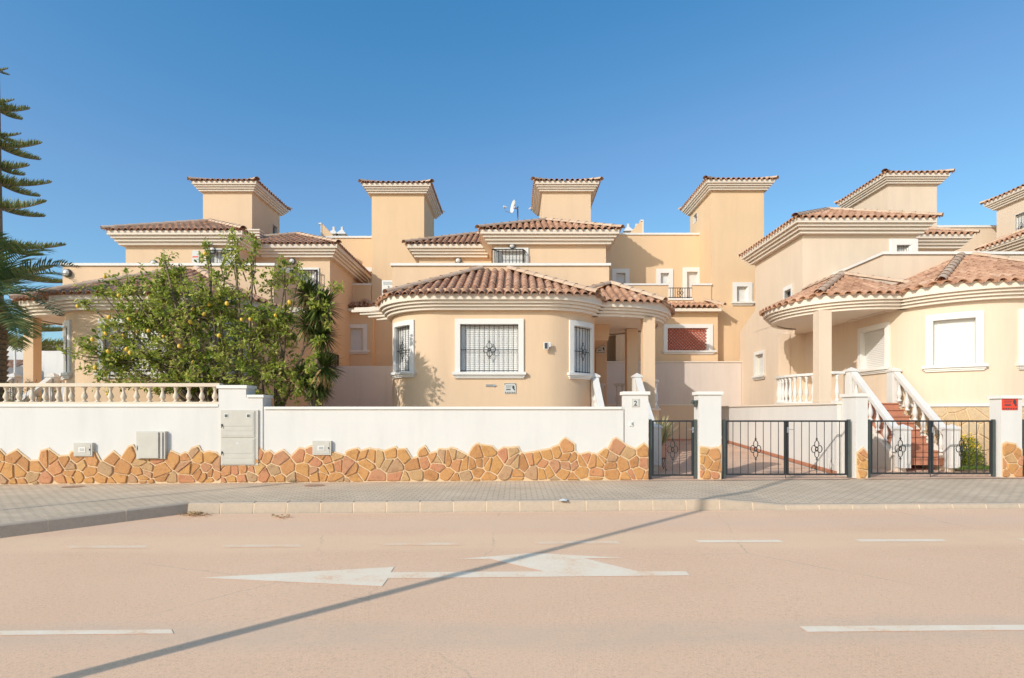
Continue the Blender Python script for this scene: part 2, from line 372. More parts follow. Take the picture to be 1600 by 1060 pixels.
def hiproof(x0,x1,y0,y1,z,slope,par,tint=None,ridge=True,name='roof'):
    """rectangular hip roof (eave rectangle)"""
    a=x1-x0; b=y1-y0; hm=min(a,b)/2; mb=MB()
    facet(mb,(0,1),z,y0,slope,-x1,-x0,lambda u:y0,lambda u:y0+max(0,min(-u-x0,x1+u,hm)))
    facet(mb,(0,-1),z,-y1,slope,x0,x1,lambda u:-y1,lambda u:-y1+max(0,min(u-x0,x1-u,hm)))
    facet(mb,(1,0),z,x0,slope,y0,y1,lambda u:x0,lambda u:x0+max(0,min(u-y0,y1-u,hm)))
    facet(mb,(-1,0),z,-x1,slope,-y1,-y0,lambda u:-x1,lambda u:-x1+max(0,min(-u-y0,y1+u,hm)))
    o=mb.build(name,'tile',par)
    zc=z+slope*hm; c=MB()
    if a<b: r0=((x0+x1)/2,y0+hm,zc); r1=((x0+x1)/2,y1-hm,zc)
    else: r0=(x0+hm,(y0+y1)/2,zc); r1=(x1-hm,(y0+y1)/2,zc)
    for p in ((x0,y0),(x1,y0),(x0,y1),(x1,y1)):
        r=r0 if (abs(p[0]-r0[0])+abs(p[1]-r0[1]))<(abs(p[0]-r1[0])+abs(p[1]-r1[1])) else r1
        caps(c,(p[0],p[1],z+.02),r)
    caps(c,r0,r1); c.build('ridge_tiles','ridge',o,smooth=False)
    # mortar bed under the tile ends
    q=MB(); e=.07; sweep(q,[(x0+e,y0+e),(x1-e,y0+e),(x1-e,y1-e),(x0+e,y1-e)],[(0,z-.03),(0,z+.055),(-.2,z+.06)],True); q.build('eave_mortar','trim',o)
    return o
def boxcornice(x0,x1,y0,y1,zt,par,proj=.40,hh=.40,mat='trim'):
    mb=MB(); pts=[(x0,y0),(x1,y0),(x1,y1),(x0,y1)]
    # path must run with outward on the right: front side +x direction
    sweep(mb,pts,cornice_prof(zt,proj,hh),True)
    mb.box(x0-.01,x1+.01,y0-.01,y1+.01,zt-.1,zt+.018)
    return mb.build('cornice',mat,par)
# ---- windows
def ornament(mb,c,ax,w,h,r=.008):
    """wrought iron rosette; c centre, ax horizontal unit vector"""
    C=Vector(c); A=Vector((*ax,0)); Z=Vector((0,0,1))
    for (ox,oz) in ((0,.27),(0,-.27),(.2,0),(-.2,0)):
        pts=[]
        for i in range(11):
            t=2*pi*i/10; pts.append(C+A*(w*(ox*1.3+.19*cos(t)))+Z*(h*(oz+.20*sin(t))))
        mb.tube(pts,r,5,cap=False)
    pts=[C+A*(w*.13*cos(t*pi/4))+Z*(h*.13*sin(t*pi/4)) for t in range(9)]; mb.tube(pts,r,5,cap=False)
    for sgn in (1,-1):
        mb.tube([C+Z*h*.45*sgn,C+Z*h*.62*sgn],[r*1.2,r*1.5],5)
        mb.tube([C+Z*h*.55*sgn-A*w*.09,C+Z*h*.55*sgn+A*w*.09],r,5)
def window(par,path,sc_,w,z0,z1,frame=.14,shutter=True,grille=False,sill=True,wall_label=None,fmat='whitetrim',proud=.045,box=False,cut=1.0,lat=False,nb=None,boxd=.25):
    """z0,z1 opening; returns hole"""
    a=sc_-w/2; b=sc_+w/2; f=MB()
    bandbox(f,path,a-frame,b+frame,z1,z1+frame,-.02,proud)
    bandbox(f,path,a-frame,a,z0,z1,-.02,proud); bandbox(f,path,b,b+frame,z0,z1,-.02,proud)
    if not sill: bandbox(f,path,a-frame,b+frame,z0-frame,z0,-.02,proud)
    # inner return of the frame
    for (p,q) in ((a-.012,a),(b,b+.012)): bandbox(f,path,p,q,z0,z1,-.15,-.02)
    bandbox(f,path,a,b,z1,z1+.012,-.15,-.02); bandbox(f,path,a,b,z0-.012,z0,-.15,-.02)
    wn=f.build('window',fmat,par)
    if sill:
        s=MB(); bandbox(s,path,a-frame-.06,b+frame+.06,z0-.075,z0-.004,-.15,.12); bandbox(s,path,a-frame-.03,b+frame+.03,z0-.125,z0-.075,-.02,.075); bandbox(s,path,a-frame-.005,b+frame+.005,z0-.165,z0-.125,-.02,.05)
        s.build('sill',fmat,wn)
    g=MB()
    if shutter:
        n=int((z1-z0)/.05); 
        for i in range(n):
            if (i+.5)/n>cut: continue
            zz=z1-(i+1)*(z1-z0)/n; zt=zz+(z1-z0)/n
            bs=path.breaks(a,b)
            for j in range(len(bs)-1):
                p=path.at(bs[j],-.125);q=path.at(bs[j+1],-.125);p2=path.at(bs[j],-.112);q2=path.at(bs[j+1],-.112)
                g.add([(*p2,zz+.006),(*q2,zz+.006),(*q,zt),(*p,zt),(*p,zz),(*q,zz)],[(0,1,2,3),(4,5,1,0)])
        g.build('shutter','shutter',wn)
    if cut<1 or not shutter:
        g=MB(); bandbox(g,path,a,b,z0,z1,-.15,-.14); g.build('pane','latticeback' if lat else 'glass',wn)
    if lat:
        l=MB(); zc=(z0+z1)/2; hh=z1-z0; st=.145; n=int((w+hh)/st)+1
        for k in range(n):
            for sg in (1,-1):
                # line s = a + t, z = z0 + sg*(t - k*st)
                pts=[]
                for t in (0,w):
                    pass
                if sg==1: t0=k*st-hh; ta=max(0,t0); tb=min(w,k*st); za=z0+(ta-t0); zb=z0+(tb-t0)
                else: ta=max(0,k*st-hh); tb=min(w,k*st); za=z0+(k*st-ta); zb=z0+(k*st-tb)
                if tb-ta<.03: continue
                pa=path.at(a+ta,-.05-.006*sg);pb=path.at(a+tb,-.05-.006*sg); l.tube([(*pa,min(za,z1)),(*pb,max(z0,min(zb,z1)))],0.020,4)
        l.build('lattice','lattice',wn)
    if grille:
        g=MB(); off=-.03 if not box else boxd; nb=nb or max(4,int(round(w/.115)))
        for i in range(nb+1):
            s=a+w*i/nb; p=path.at(min(b-.01,max(a+.01,s)),off); g.tube([(*p,z0+.01),(*p,z1-.01)],.0075 if not box else .011,4)
        for zz in ((z0+.02,z1-.02,(z0+z1)/2-.04) if box else (z0+.035,z1-.035,(z0+z1)/2-.04)):
            bs=path.breaks(a+.01,b-.01); g.tube([(*path.at(x,off),zz) for x in bs],.009 if not box else .02,4)
        if box:
            for x in (a+.01,b-.01):
                for zz in (z0+.02,z1-.02): g.tube([(*path.at(x,off),zz),(*path.at(x,0),zz)],.02,4)
                for k in (1,2): g.tube([(*path.at(x,off*k/3),z0),(*path.at(x,off*k/3),z1)],.011,4)
                g.tube([(*path.at(x,off),z0),(*path.at(x,off),z1)],.02,4)
        gr=g.build('grille','iron',wn)
        if not box:
            g=MB(); c=path.at(sc_,off+.012); c2=path.at(sc_+.03,off); c1=path.at(sc_-.03,off); ax=Vector((c2[0]-c1[0],c2[1]-c1[1])).normalized()
            ornament(g,(*c,(z0+z1)/2-.04),ax,.36,.40); g.build('rosette','iron',gr)
    return (a-.012,b+.012,z0-.012,z1+.012)
# ---- balusters
BP=[(.062,0),(.062,.05),(.045,.07),(.030,.10),(.036,.16),(.060,.27),(.064,.36),(.052,.48),(.032,.62),(.027,.74),(.034,.80),(.046,.83),(.030,.87),(.058,.92),(.058,1.0)]
def balus_mesh(h,mat,k=1.0):
    mb=MB(); mb.lathe([(r*k,z*h) for r,z in BP],0,0,0,12); me_o=None
    me=bpy.data.meshes.new('baluster'); me.from_pydata(mb.v,[],mb.f); a=me.attributes.new('tint','FLOAT','FACE'); a.data.foreach_set('value',mb.t)
    me.materials.append(M[mat]); me.polygons.foreach_set('use_smooth',[True]*len(me.polygons)); me.update(); return me
def put_baluster(me,loc,par,scale=None):
    o=bpy.data.objects.new('baluster',me); col.objects.link(o); o.parent=par
    w=Vector(tp(loc)); o.location=w-OFF[par.name]; 
    if scale: o.scale=scale
    return o
def newel(mb,x,y,z0,z1,w=.115):
    mb.box(x-w,x+w,y-w,y+w,z0,z1-.13); e=w+.025; mb.box(x-e,x+e,y-e,y+e,z1-.128,z1-.09)
    mb.add([(x-e,y-e,z1-.089),(x+e,y-e,z1-.089),(x+e,y+e,z1-.089),(x-e,y+e,z1-.089),(x,y,z1)],[(0,1,4),(1,2,4),(2,3,4),(3,0,4)])
    # recessed flutes as thin raised strips
    for k in (-.5,.0,.5): mb.box(x+k*w-.012,x+k*w+.012,y-w-.012,y-w-.001,z0+.08,z1-.2)
# ------------------------------------------------------------------ houses
def s_near(path,x,y):
    best=(1e9,0)
    for i in range(int(path.L/.02)):
        p=path.at(i*.02); d=(p[0]-x)**2+(p[1]-y)**2
        if d<best[0]: best=(d,i*.02)
    return best[1]
def pyr_roof(par,xlv,xrv,yfv,R,ywf,yb,zt,slope,left=True,e=.48,name='roof',br=False):
    """roof of planes over a plan with rounded front corners; clipped by wall function ywf(x)"""
    cxl=xlv+R; cxr=xrv-R; cy=yfv+R; q=R*.7071; hm=(xrv-xlv)/2
    def eY(x):
        if x<cxl and left: return cy-sqrt(max(0,R*R-(x-cxl)**2))
        if x>cxr: return cy-sqrt(max(0,R*R-(x-cxr)**2))
        return yfv
    def eXr(y): return cxr+sqrt(max(0,R*R-(y-cy)**2)) if (y<cy or br) else xrv
    def eXl(y): return cxl-sqrt(max(0,R*R-(y-cy)**2)) if y<cy else xlv
    HH=min(hm,ywf((xlv+xrv)/2)-yfv); h0=R-q; K=.30
    def zh(d): return zt+slope*d-(1-K)*slope*h0*max(0,1-max(0,d-h0)/(HH-h0))
    def mk(t0,bk=False):
        def f(lo,hi,w):
            dl=max(0,lo-t0); dh=max(dl+.001,hi-t0)
            if bk: return zt+slope*(w-t0) if dl<.001 else zt+K*slope*dl+(w-lo)*slope
            return zt+K*slope*dl+(zh(dh)-zt-K*slope*dl)*(w-lo)/(dh-dl)
        return f
    mb=MB(); x0=cxl-q if left else xlv; x1=cxr+q
    facet(mb,(0,1),zt,yfv,slope,-x1,-x0,lambda u:eY(-u),lambda u:min(yfv+max(0,min(-u-xlv,xrv+u)),ywf(-u)),zf=mk(yfv))
    facet(mb,(-1,0),zt,-xrv,slope,-(min(yb,cy+R*.92) if br else yb),-(cy-q),lambda u:-eXr(-u),lambda u:-xrv+max(0,min(-u-yfv,hm)),zf=mk(-xrv))
    if True:
        y0=cy-q if left else yfv
        facet(mb,(1,0),zt,xlv,slope,y0,yb,(lambda u:eXl(u)) if left else (lambda u:xlv),lambda u:xlv+max(0,min(u-yfv,hm)),zf=mk(xlv))
    o=mb.build(name,'tile',par)
    ya=min(yfv+hm,ywf((xlv+xrv)/2)); h=ya-yfv; c=MB()
    caps(c,(cxr+q,cy-q,zt+K*slope*h0+.05),(xrv-h,ya,zt+slope*h+.03))
    if left: caps(c,(cxl-q,cy-q,zt+K*slope*h0+.05),(xlv+h,ya,zt+slope*h+.03))
    else: caps(c,(xlv,yfv,zt),(xlv+h,ya,zt+slope*h+.03))
    if hm<h+.01: caps(c,((xlv+xrv)/2,ya,zt+slope*hm+.03),((xlv+xrv)/2,yb,zt+slope*hm+.03))
    c.build('ridge_tiles','ridge',o)
    return o
def infill(par,pts,off,xlv,xrv,yfv,zt,slope):
    pa=Path(pts); mb=MB(); n=int(pa.L/.1); prev=None
    for i in range(n+1):
        s=pa.L*i/n; p=pa.at(s,off); h=.34*slope*max(0,min(p[1]-yfv,p[0]-xlv,xrv-p[0]))+.01; c=pa.at(s,off-.25); h2=.34*slope*max(0,min(c[1]-yfv,c[0]-xlv,xrv-c[0]))
        cur=[(*p,zt-.05),(*p,zt+h+.05),(*c,zt+h2+.0)]
        if prev: k=mb.add(prev+cur,[(0,3,4,1),(1,4,5,2)])
        prev=cur
    return mb
def stairs(par,x0,x1,y0,y1,z0,z1,n,rails=(1,1),mat='terracotta_step',bmesh_=None):
    """rising from y0 to y1"""
    mb=MB(); d=(y1-y0)/n; h=(z1-z0)/n
    for i in range(n):
        mb.box(x0+.10,x1-.10,y0+i*d-.02,y1+.3,z0+i*h+.002,z0+(i+1)*h-.03); mb.box(x0+.09,x1-.09,y0+i*d-.05,y1+.3,z0+(i+1)*h-.03,z0+(i+1)*h)
    st=mb.build('stairs',mat,par)
    k=MB()
    for x in (x0,x1):
        k.add([(x-.09,y0-.1,z0-.3),(x+.09,y0-.1,z0-.3),(x+.09,y1+.3,z0-.3),(x-.09,y1+.3,z0-.3),(x-.09,y0-.1,z0+.08),(x+.09,y0-.1,z0+.08),(x+.09,y1+.3,z1+.02),(x-.09,y1+.3,z1+.02)],
          [(0,3,2,1),(4,5,6,7),(0,1,5,4),(1,2,6,5),(2,3,7,6),(3,0,4,7)])
    k.build('stringer','trim',st)
    bm=balus_mesh(.50,'white')
    for sx,x in zip(rails,(x0,x1)):
        if not sx: continue
        r=MB(); sl=(z1-z0)/(y1-y0); w=.085
        ya,yb_=y0-.02,y1; za=z0+.66; zb=z1+.72
        r.add([(x-w,ya,za),(x+w,ya,za),(x+w,yb_,zb),(x-w,yb_,zb),(x-w,ya,za+.12),(x+w,ya,za+.12),(x+w,yb_,zb+.12),(x-w,yb_,zb+.12)],[(0,3,2,1),(4,5,6,7),(0,1,5,4),(1,2,6,5),(2,3,7,6),(3,0,4,7)])
        newel(r,x,y0-.12,z0-.05,z0+.98); newel(r,x,y1+.14,z1-.05,z1+.98)
        ro=r.build('handrail','white',st)
        nb=6
        for i in range(nb):
            y=y0+(y1-y0)*(i+.7)/nb; f=(y-y0)/(y1-y0); put_baluster(bm,(x,y,z0+.12+(z1-z0)*f),ro,(1,1,1.12))
    return st
BALM={}
def balustrade(par,pts,z,h,mat='white',sp=.2,name='balustrade',rail=.07,skip=None):
    pa=Path(pts); mb=MB()
    bandbox(mb,pa,0,pa.L,z+h-rail,z+h,-.085,.085); o=mb.build(name,mat,par); mb=MB(); bandbox(mb,pa,0,pa.L,z,z+.05,-.09,.09); mb.build('base_rail',mat,par)
    key=(round(h,3),mat)
    if key not in BALM: BALM[key]=balus_mesh(h-rail-.05,mat,.95)
    n=int(pa.L/sp)
    for i in range(n):
        p=pa.at(pa.L*(i+.5)/n); put_baluster(BALM[key],(p[0],p[1],z+.05),o)
    return o
def house(label,S,P):
    global TR
    TR=S
    g=lambda k,d: P.get(k,d)
    xl=g('xl',-3.55); xr=g('xr',2.30); yf=g('yf',15.0); r=g('r',1.6); yp=g('yp',17.5); pl=g('pl',-3.78); pr=g('pr',2.89)
    b1l=g('b1l',-.83); b1r=g('b1r',3.27); b1f=g('b1f',20.5); b1b=g('b1b',26.8)
    b2l=g('b2l',-3.75); b2f=g('b2f',22.2); dz=g('dz',0); zt=4.66+dz; zp=6.20+g('dzp',dz); z2=8.09+g('dz2',0)
    ry=g('ry',20.5); pxr=g('pxr',4.47); pyf=g('pyf',16.03); pR=g('pR',1.92); pxl=g('pxl',.93); fl=g('fl',1.8); zg=g('zg',.3)
    ht=thing('house',((pl+pr)/2,yp,0),label,'house','peach rendered villas along the street')
    # lower walls
    low=[(xl,b1b-1),(xl,yf+r)]+arc(xl+r,yf+r,r,180,270,26)+arc(xr-r,yf+r,r,270,360,26)+[(xr,ry),(b1r,ry),(b1r,g('wb',b1b))]
    pa=Path(low); H_=[]
    w=MB()
    wins=[]
    for (x,y,wd,z0,z1,kw) in g('wins',[]):
        s=s_near(pa,x,y); H_.append(window(ht,pa,s,wd,z0,z1,**kw))
    strip(w,pa,0,4.95,H_)
    # body with terrace parapets
    w.prism([(pl+.02,yp+.02),(pr-.02,yp+.02),(pr-.02,b1f+.5),(pl+.02,b2f+.5)],3.9,5.3)
    w.box(pl,pr,yp,yp+.2,4.0,zp); w.box(pl,pl+.2,yp+.2,b2f,0.2,zp-.002); w.box(pr-.2,pr,yp+.2,b1f,4.3,zp-.002)
    # upper blocks
    up=Path([(b1l,b1b),(b1l,b1f),(b1r,b1f),(b1r,b1b)]); H2=[]
    for (x,y,wd,z0,z1,kw) in g('wins2',[]):
        H2.append(window(ht,up,s_near(up,x,y),wd,z0,z1,**kw))
    strip(w,up,4.94,z2-.2,H2); 
    up2=Path([(b2l,b1b-.01),(b2l,b2f),(b1l,b2f)]); H3=[]
    for (x,y,wd,z0,z1,kw) in g('wins3',[]):
        H3.append(window(ht,up2,s_near(up2,x,y),wd,z0,z1,**kw))
    strip(w,up2,0,z2-.2,H3)
    w.box(b2l+.02,b1r-.02,b1b-.02,b1b,0,z2-.2)
    # chimney / tower
    tx0,tx1,ty0,ty1=g('tower',(1.13,3.19,24.0,26.8)); tz=11.27+g('dzt',0)
    tpth=Path([(tx0,ty1),(tx0,ty0),(tx1,ty0),(tx1,ty1),(tx0,ty1)]); TH=[]
    for (x,y,wd,z0,z1,kw) in g('winst',[]): TH.append(window(ht,tpth,s_near(tpth,x,y),wd,z0,z1,**kw))
    if g('flip',False): w.box(b1r+.0,b1r+.01,20.3,24.6,0,1)
    wo=w.build('wall','plaster',ht)
    tw=MB(); strip(tw,tpth,5,tz-.2,TH); tower=tw.build('stair_tower','plaster',ht)
    boxcornice(tx0,tx1,ty0,ty1,tz,tower,.30,.30); hiproof(tx0-.38,tx1+.38,ty0-.38,ty1+.38,tz,.30,tower)
    # cap stones
    c=MB(); sweep(c,[(pl,b2f-.02),(pl,yp),(pr,yp),(pr,b1f-.02)],[(.05,zp-.02),(.05,zp+.06),(-.25,zp+.065),(-.25,zp-.02)]); c.build('parapet_cap','whitetrim',ht)
    # bay cornice + roof
    bpts=[(xl,yp+.3),(xl,yf+r)]+arc(xl+r,yf+r,r,180,270,14)+arc(xr-r,yf+r,r,270,360,14)+[(xr,yp+.9)]
    q=MB(); sweep(q,bpts,cornice_prof(zt)); co=q.build('cornice','trim',ht)
    e=.48; mi=infill(ht,bpts,.35,xl-e,xr+e,yf-e,zt,.45); 
    mi.build('eave_mortar','trim',co)
    hx=lambda x: yp if pl<x<pr else 99
    pyr_roof(ht,xl-e,xr+e,yf-e,r+e,hx,yp,zt,.45,name='bay_roof')
    # porch
    ppts=[(xr-.6,pyf)]+[(pxr-pR,pyf)]+arc(pxr-pR,pyf+pR,pR,270,432,24)[1:]+[(b1r-.3,ry+.2)]
    q=MB(); sweep(q,ppts[:-1],cornice_prof(zt)); 
    q.prism([p for p in ppts]+[(xr-.6,ry+.2)],zt-.27,zt-.1); pc=q.build('porch_cornice','trim',ht)
    infill(ht,ppts[:-1],.35,pxl,pxr+e,pyf-e,zt,.45).build('eave_mortar','trim',pc)
    hp=(lambda x: yp if x<pr else 99)
    pyr_roof(ht,pxl,pxr+e,pyf-e,pR+e,hp,b1f,zt,.45,left=False,name='porch_roof',br=True)
    # porch floor
    fpts=[(xr-.3,pyf-.05)]+[(pxr-pR,pyf-.05)]+arc(pxr-pR,pyf-.05+pR,pR,270,432,20)[1:]+[(b1r-.3,ry+.1),(xr-.3,ry+.1)]
    q=MB(); q.prism(fpts,0,fl-.06); q.build('porch_base','plaster',ht)
    q=MB(); sweep(q,fpts[:-1],[(-.3,fl-.06),(.05,fl-.06),(.05,fl),(-.3,fl)]); q.prism(fpts,fl-.055,fl-.003); q.build('porch_floor','trim',ht)
    for (cx,cy,cw) in g('cols',[(3.82,16.38,.17),(3.79,18.55,.18),(3.05,20.35,.2)]):
        q=MB(); q.box(cx-cw,cx+cw,cy-cw,cy+cw,fl,zt-.28); q.box(cx-cw-.01,cx+cw+.01,cy-cw-.01,cy+cw+.01,fl+.001,fl+.08); q.build('column','plaster',ht,bevel=.006)
    for pts in g('bal',[]): balustrade(ht,pts,fl+.01,g('balh',.86),'white',.2)
    sx=g('stairs',None)
    if sx: stairs(ht,*sx)
    # terraces: cornices + roofs
    boxcornice(b1l,b1r,b1f,b1b,z2,ht,.40,.39); hiproof(b1l-.48,b1r+.48,b1f-.48,b1b+.48,z2,.45,ht)
    boxcornice(b2l,b1l-.41,b2f,b1b-.3,z2-.004,ht,.40,.39)
    hiproof(b2l-.48,b2l-.48+g('b2w',5.2),b2f-.48,b1b+.3,z2-.01,.45,ht)
    TR=None
    return ht
gk=dict(grille=True); gb=dict(grille=True,box=True,cut=.35)
def bw(a,b): return a
hC=house('peach villa in the middle with round tiled bay and white grilled windows',None,dict(
 xl=-3.55,xr=2.30,
 wins=[(-.69,15,1.53,2.74,4.0,dict(grille=True,nb=12)),(-3.08,15.47,.72,2.78,4.02,dict(grille=True,frame=.13,nb=6)),(1.86,15.50,.78,2.74,4.0,dict(grille=True,frame=.14,nb=6))],
 wins2=[(-.10,20.5,1.0,5.9,7.5,dict(grille=True,box=True,cut=.3,sill=False,frame=.1,nb=9))],
 bal=[arc(2.55,17.95,1.84,-38,62,12),[(2.4,19.6),(3.1,19.6)]],
 stairs=(2.22,3.40,13.9,15.75,.45,1.80,8,(1,1)), zg=.3))
hL=house('peach villa on the left half hidden by the lemon tree',-10.75,dict(
 pl=-3.32,pr=3.17,b1l=-.65,b1r=3.35,b2l=-3.52,b1f=20.6,b2f=22.2,xl=-3.45,xr=1.95,pxr=3.25,pR=1.3,pxl=-.2,pyf=15.75,
 wins=[(-.69,15,1.53,2.74,4.0,dict(grille=True,nb=12)),(-3.0,15.47,.72,2.78,4.02,dict(grille=True,frame=.13)),(1.50,15.49,.74,2.74,4.0,dict(grille=True,frame=.14))],
 wins2=[(-.10,20.6,1.0,5.9,7.5,dict(grille=True,box=True,cut=.3,sill=False,frame=.1,nb=9))],
 wins3=[(-2.45,22.2,1.0,5.9,7.2,dict(grille=True,box=True,cut=.9,sill=False,frame=.12,nb=9,boxd=.2)),(-3.52,22.6,.9,2.9,4.0,dict(grille=True,box=True,sill=True,frame=.0,nb=5,boxd=.10))],
 tower=(.35,2.42,24.0,26.8),winst=[(.35,26.3,.5,9.1,10.3,dict(shutter=False,frame=.01,sill=False,proud=.01))],
 cols=[(3.12,16.35,.145),(3.0,20.3,.2)],
 bal=[[(3.1,17.0),(3.1,20.3)]],stairs=(2.15,3.25,13.9,15.75,.6,1.80,7,(1,1)),b2w=5.0))
PM='plaster_cream'
hR=house('peach villa on the right with raised porch and terracotta steps',12.6,dict(
 dz=.10,dzp=.10,xl=-3.4,xr=2.26,yf=13.94,r=2.26,yp=16.6,pl=-3.5,pr=1.85,b1l=-1.0,b1r=2.85,b1f=19.3,b1b=23.1,b2l=-3.6,b2f=21.0,ry=20.3,wb=24.6,
 pxr=4.47,pyf=15.43,pR=1.92,pxl=.6,fl=1.93,
 wins=[(1.45,14.47,.86,2.89,4.05,dict(frame=.16)),(-.55,13.94,1.3,2.89,4.05,dict(frame=.16)),(2.26,16.45,1.08,2.95,4.05,dict(frame=.14)),(2.85,22.7,.72,3.15,4.0,dict(frame=.12,nb=3))],
 wins2=[(-.55,19.3,.5,6.3,7.35,dict(grille=True,box=False,cut=.2,sill=False,frame=.2,nb=6)),(2.85,20.3,.45,5.5,6.05,dict(shutter=False,frame=.14,sill=False))],
 dzt=.12,tower=(-4.82,-2.80,23.5,26.3),cols=[(4.10,15.75,.17),(3.02,20.45,.2)],
 bal=[arc(2.55,17.35,1.84,-38,62,12),[(3.95,15.6),(3.6,15.6)]],
 stairs=(2.30,3.45,13.55,15.35,.42,1.93,9,(1,1)),zg=.4))
# lower back wing of the right villa with sloped top, and red skirting
w=MB(); w.add([(9.765,23.1,4),(9.765,24.7,3),(11.5,24.7,3),(11.5,23.1,4),(9.765,23.1,5.85),(9.765,24.7,5.2),(11.5,24.7,5.2),(11.5,23.1,5.85)],[(0,3,2,1),(4,5,6,7),(0,1,5,4),(1,2,6,5),(2,3,7,6),(3,0,4,7)]); 
w.build('back_wing','plaster',hR)
PM='plaster_apricot'
# ---- rear row houses
def rear(label,S,X0,lat,tz):
    """built for the right-hand one; tower at x 8.73..11.06"""
    global TR
    TR=S
    ht=thing('house',(8.9,26,0),label,'house','tall houses of the row behind') if True else None
    x0,x1=8.73,11.06; y0,y1=25.3,28.4
    w=MB(); pa=Path([(X0,27),(x0,27)]); hs=[]
    for (a,b,t,z0) in ((XX(963,27),XX(977,27),ZZ(427,27),6.9),(XX(1032,27),XX(1045,27),ZZ(427,27),6.9),(XX(1073,27),XX(1090,27),ZZ(425,27),6.5)):
        if a<X0+.3: continue
        hs.append(window(ht,pa,(a+b)/2-X0,b-a,z0,t,frame=.2,sill=False))
    strip(w,pa,0,tz-1.75,hs); w.box(X0,x0,27.2,27.3,0,tz-1.76)
    # lower block with balcony
    bx0,bx1=X0+.2,8.87; yb=24.9; pb=Path([(bx0,yb),(bx1,yb),(bx1,25.4)])
    hs=[]
    for (a,b) in ((XX(900,yb),XX(1006,yb)),(XX(1042,yb),XX(1106,yb))):
        if a<bx0+.2: continue
        hs.append(window(ht,pb,(a+b)/2-bx0,b-a,ZZ(548,yb),ZZ(513,yb),frame=.17,shutter=not lat,lat=lat,cut=.5 if lat else 1))
    strip(w,pb,0,6.3,hs)
    f0=XX(1044,25.3); f1=XX(1082,25.3)
    w.box(bx0,f0,25.26,25.42,6.1,7.32); w.box(f1,x0-.02,25.26,25.42,6.1,7.32); w.box(f0,f1,25.26,25.42,6.1,6.66); w.box(bx0,x0-.03,25.42,27,6.0,6.4)
    w.build('wall','plaster',ht)
    c=MB(); c.box(bx0,f0+.02,25.22,25.46,7.32,7.40); c.box(f1-.02,x0+.0,25.22,25.46,7.32,7.40); c.box(f0,f1,25.22,25.46,6.66,6.74); c.box(X0,x0+.0,26.95,27.3,tz-1.75,tz-1.66)
    c.build('parapet_cap','whitetrim',ht)
    # balcony railing
    r=MB(); 
    for z in (6.80,7.22): r.tube([(f0,25.34,z),(f1,25.34,z)],.018,4)
    for i in range(1,10): x=f0+(f1-f0)*i/10; r.tube([(x,25.34,6.75),(x,25.34,7.22)],.011,4)
    r2=r.build('balcony_railing','iron',ht); o_=MB(); ornament(o_,((f0+f1)/2,25.31,7.0),(1,0),.3,.36,.012); o_.build('rosette','iron',r2)
    # lean-to strip of tiles
    t=MB(); facet(t,(0,1),6.20,24.55,.42,-(bx1+.1),-bx0,lambda u:24.55,lambda u:24.55+max(0,min(.72,(bx1+.1+u)*1.4))); to=t.build('lean_to_roof','tile',ht)
    t=MB(); caps(t,(bx1+.12,24.5,6.24),(bx1-.45,25.25,6.58)); t.build('ridge_tiles','ridge',to)
    t=MB(); t.box(bx0,bx1+.06,24.62,24.9,6.06,6.19); t.build('eave_mortar','trim',to)
    # tower
    tp_=Path([(x0,y1),(x0,y0),(x1,y0),(x1,y1),(x0,y1)]); hs=[window(ht,tp_,(y1-y0)+XX(1159.5,y0)-x0,XX(1168,y0)-XX(1151,y0),ZZ(472,y0),ZZ(448,y0),frame=.18),
        window(ht,tp_,(y1-26.6)-1.0,.55,ZZ(347,27.5),ZZ(334,27.5),shutter=False,frame=.01,sill=False,proud=.01)] if S is None else []
    tw=MB(); strip(tw,tp_,0,tz-.2,hs); to=tw.build('stair_tower','plaster',ht)
    boxcornice(x0,x1,y0,y1,tz,to,.32,.32); hiproof(x0-.4,x1+.4,y0-.4,y1+.4,tz,.30,to)
    # gable shaped buttress and two chimneys
    bx=XX(1004,27.4) if S is None else 5.75; zz=tz-1.68; sg=-.75 if S is None else .75; se=-.1 if S is None else .1
    g=MB(); g.add([(bx+sg,27.4,zz),(bx,27.4,zz),(bx,27.4,zz+.72),(bx+se,27.4,zz+.72),(bx+sg,27.6,zz),(bx,27.6,zz),(bx,27.6,zz+.72),(bx+se,27.6,zz+.72)],[(0,1,2,3),(7,6,5,4),(0,3,7,4),(1,5,6,2),(3,2,6,7)]); g.build('sloped_parapet','plaster',ht)
    g=MB(); g.box(bx-.1,bx+.04,27.36,27.64,zz+.72,zz+.78); g.box(bx+.002,bx+.04,27.37,27.63,zz,zz+.72); g.build('parapet_cap','whitetrim',ht)
    for k,cx in enumerate((XX(981,28.6),XX(994,28.6)) if S is None else (6.0,6.42)):
        g=MB(); s=.17; g.box(cx-s,cx+s,28.4,28.4+2*s,zz-.5,zz+.55); g.box(cx-s-.07,cx+s+.07,28.33,28.47+2*s,zz+.22,zz+.30); e=.27; yy=28.4+s; zz2=zz+.55
        g.add([(cx-e,yy-e,zz2),(cx+e,yy-e,zz2),(cx+e,yy+e,zz2),(cx-e,yy+e,zz2),(cx,yy,zz2+.33)],[(0,1,4),(1,2,4),(2,3,4),(3,0,4),(0,3,2,1)]); g.box(cx-.05,cx+.05,yy-.05,yy+.05,zz2+.25,zz2+.42)
        co=g.build('chimney','white',ht); g=MB(); g.box(cx-.06,cx+.06,28.385,28.399,zz+.34,zz+.48); g.build('vent_hole','dark',co)
    TR=None
    return ht
rear('tall peach house behind the gap right of the middle villa with balcony and tower',None,4.2,True,11.85)
rear('tall peach house behind the gap between the left and middle villas',('t',-15.11),4.2,False,11.70)
PM='plaster_cream'
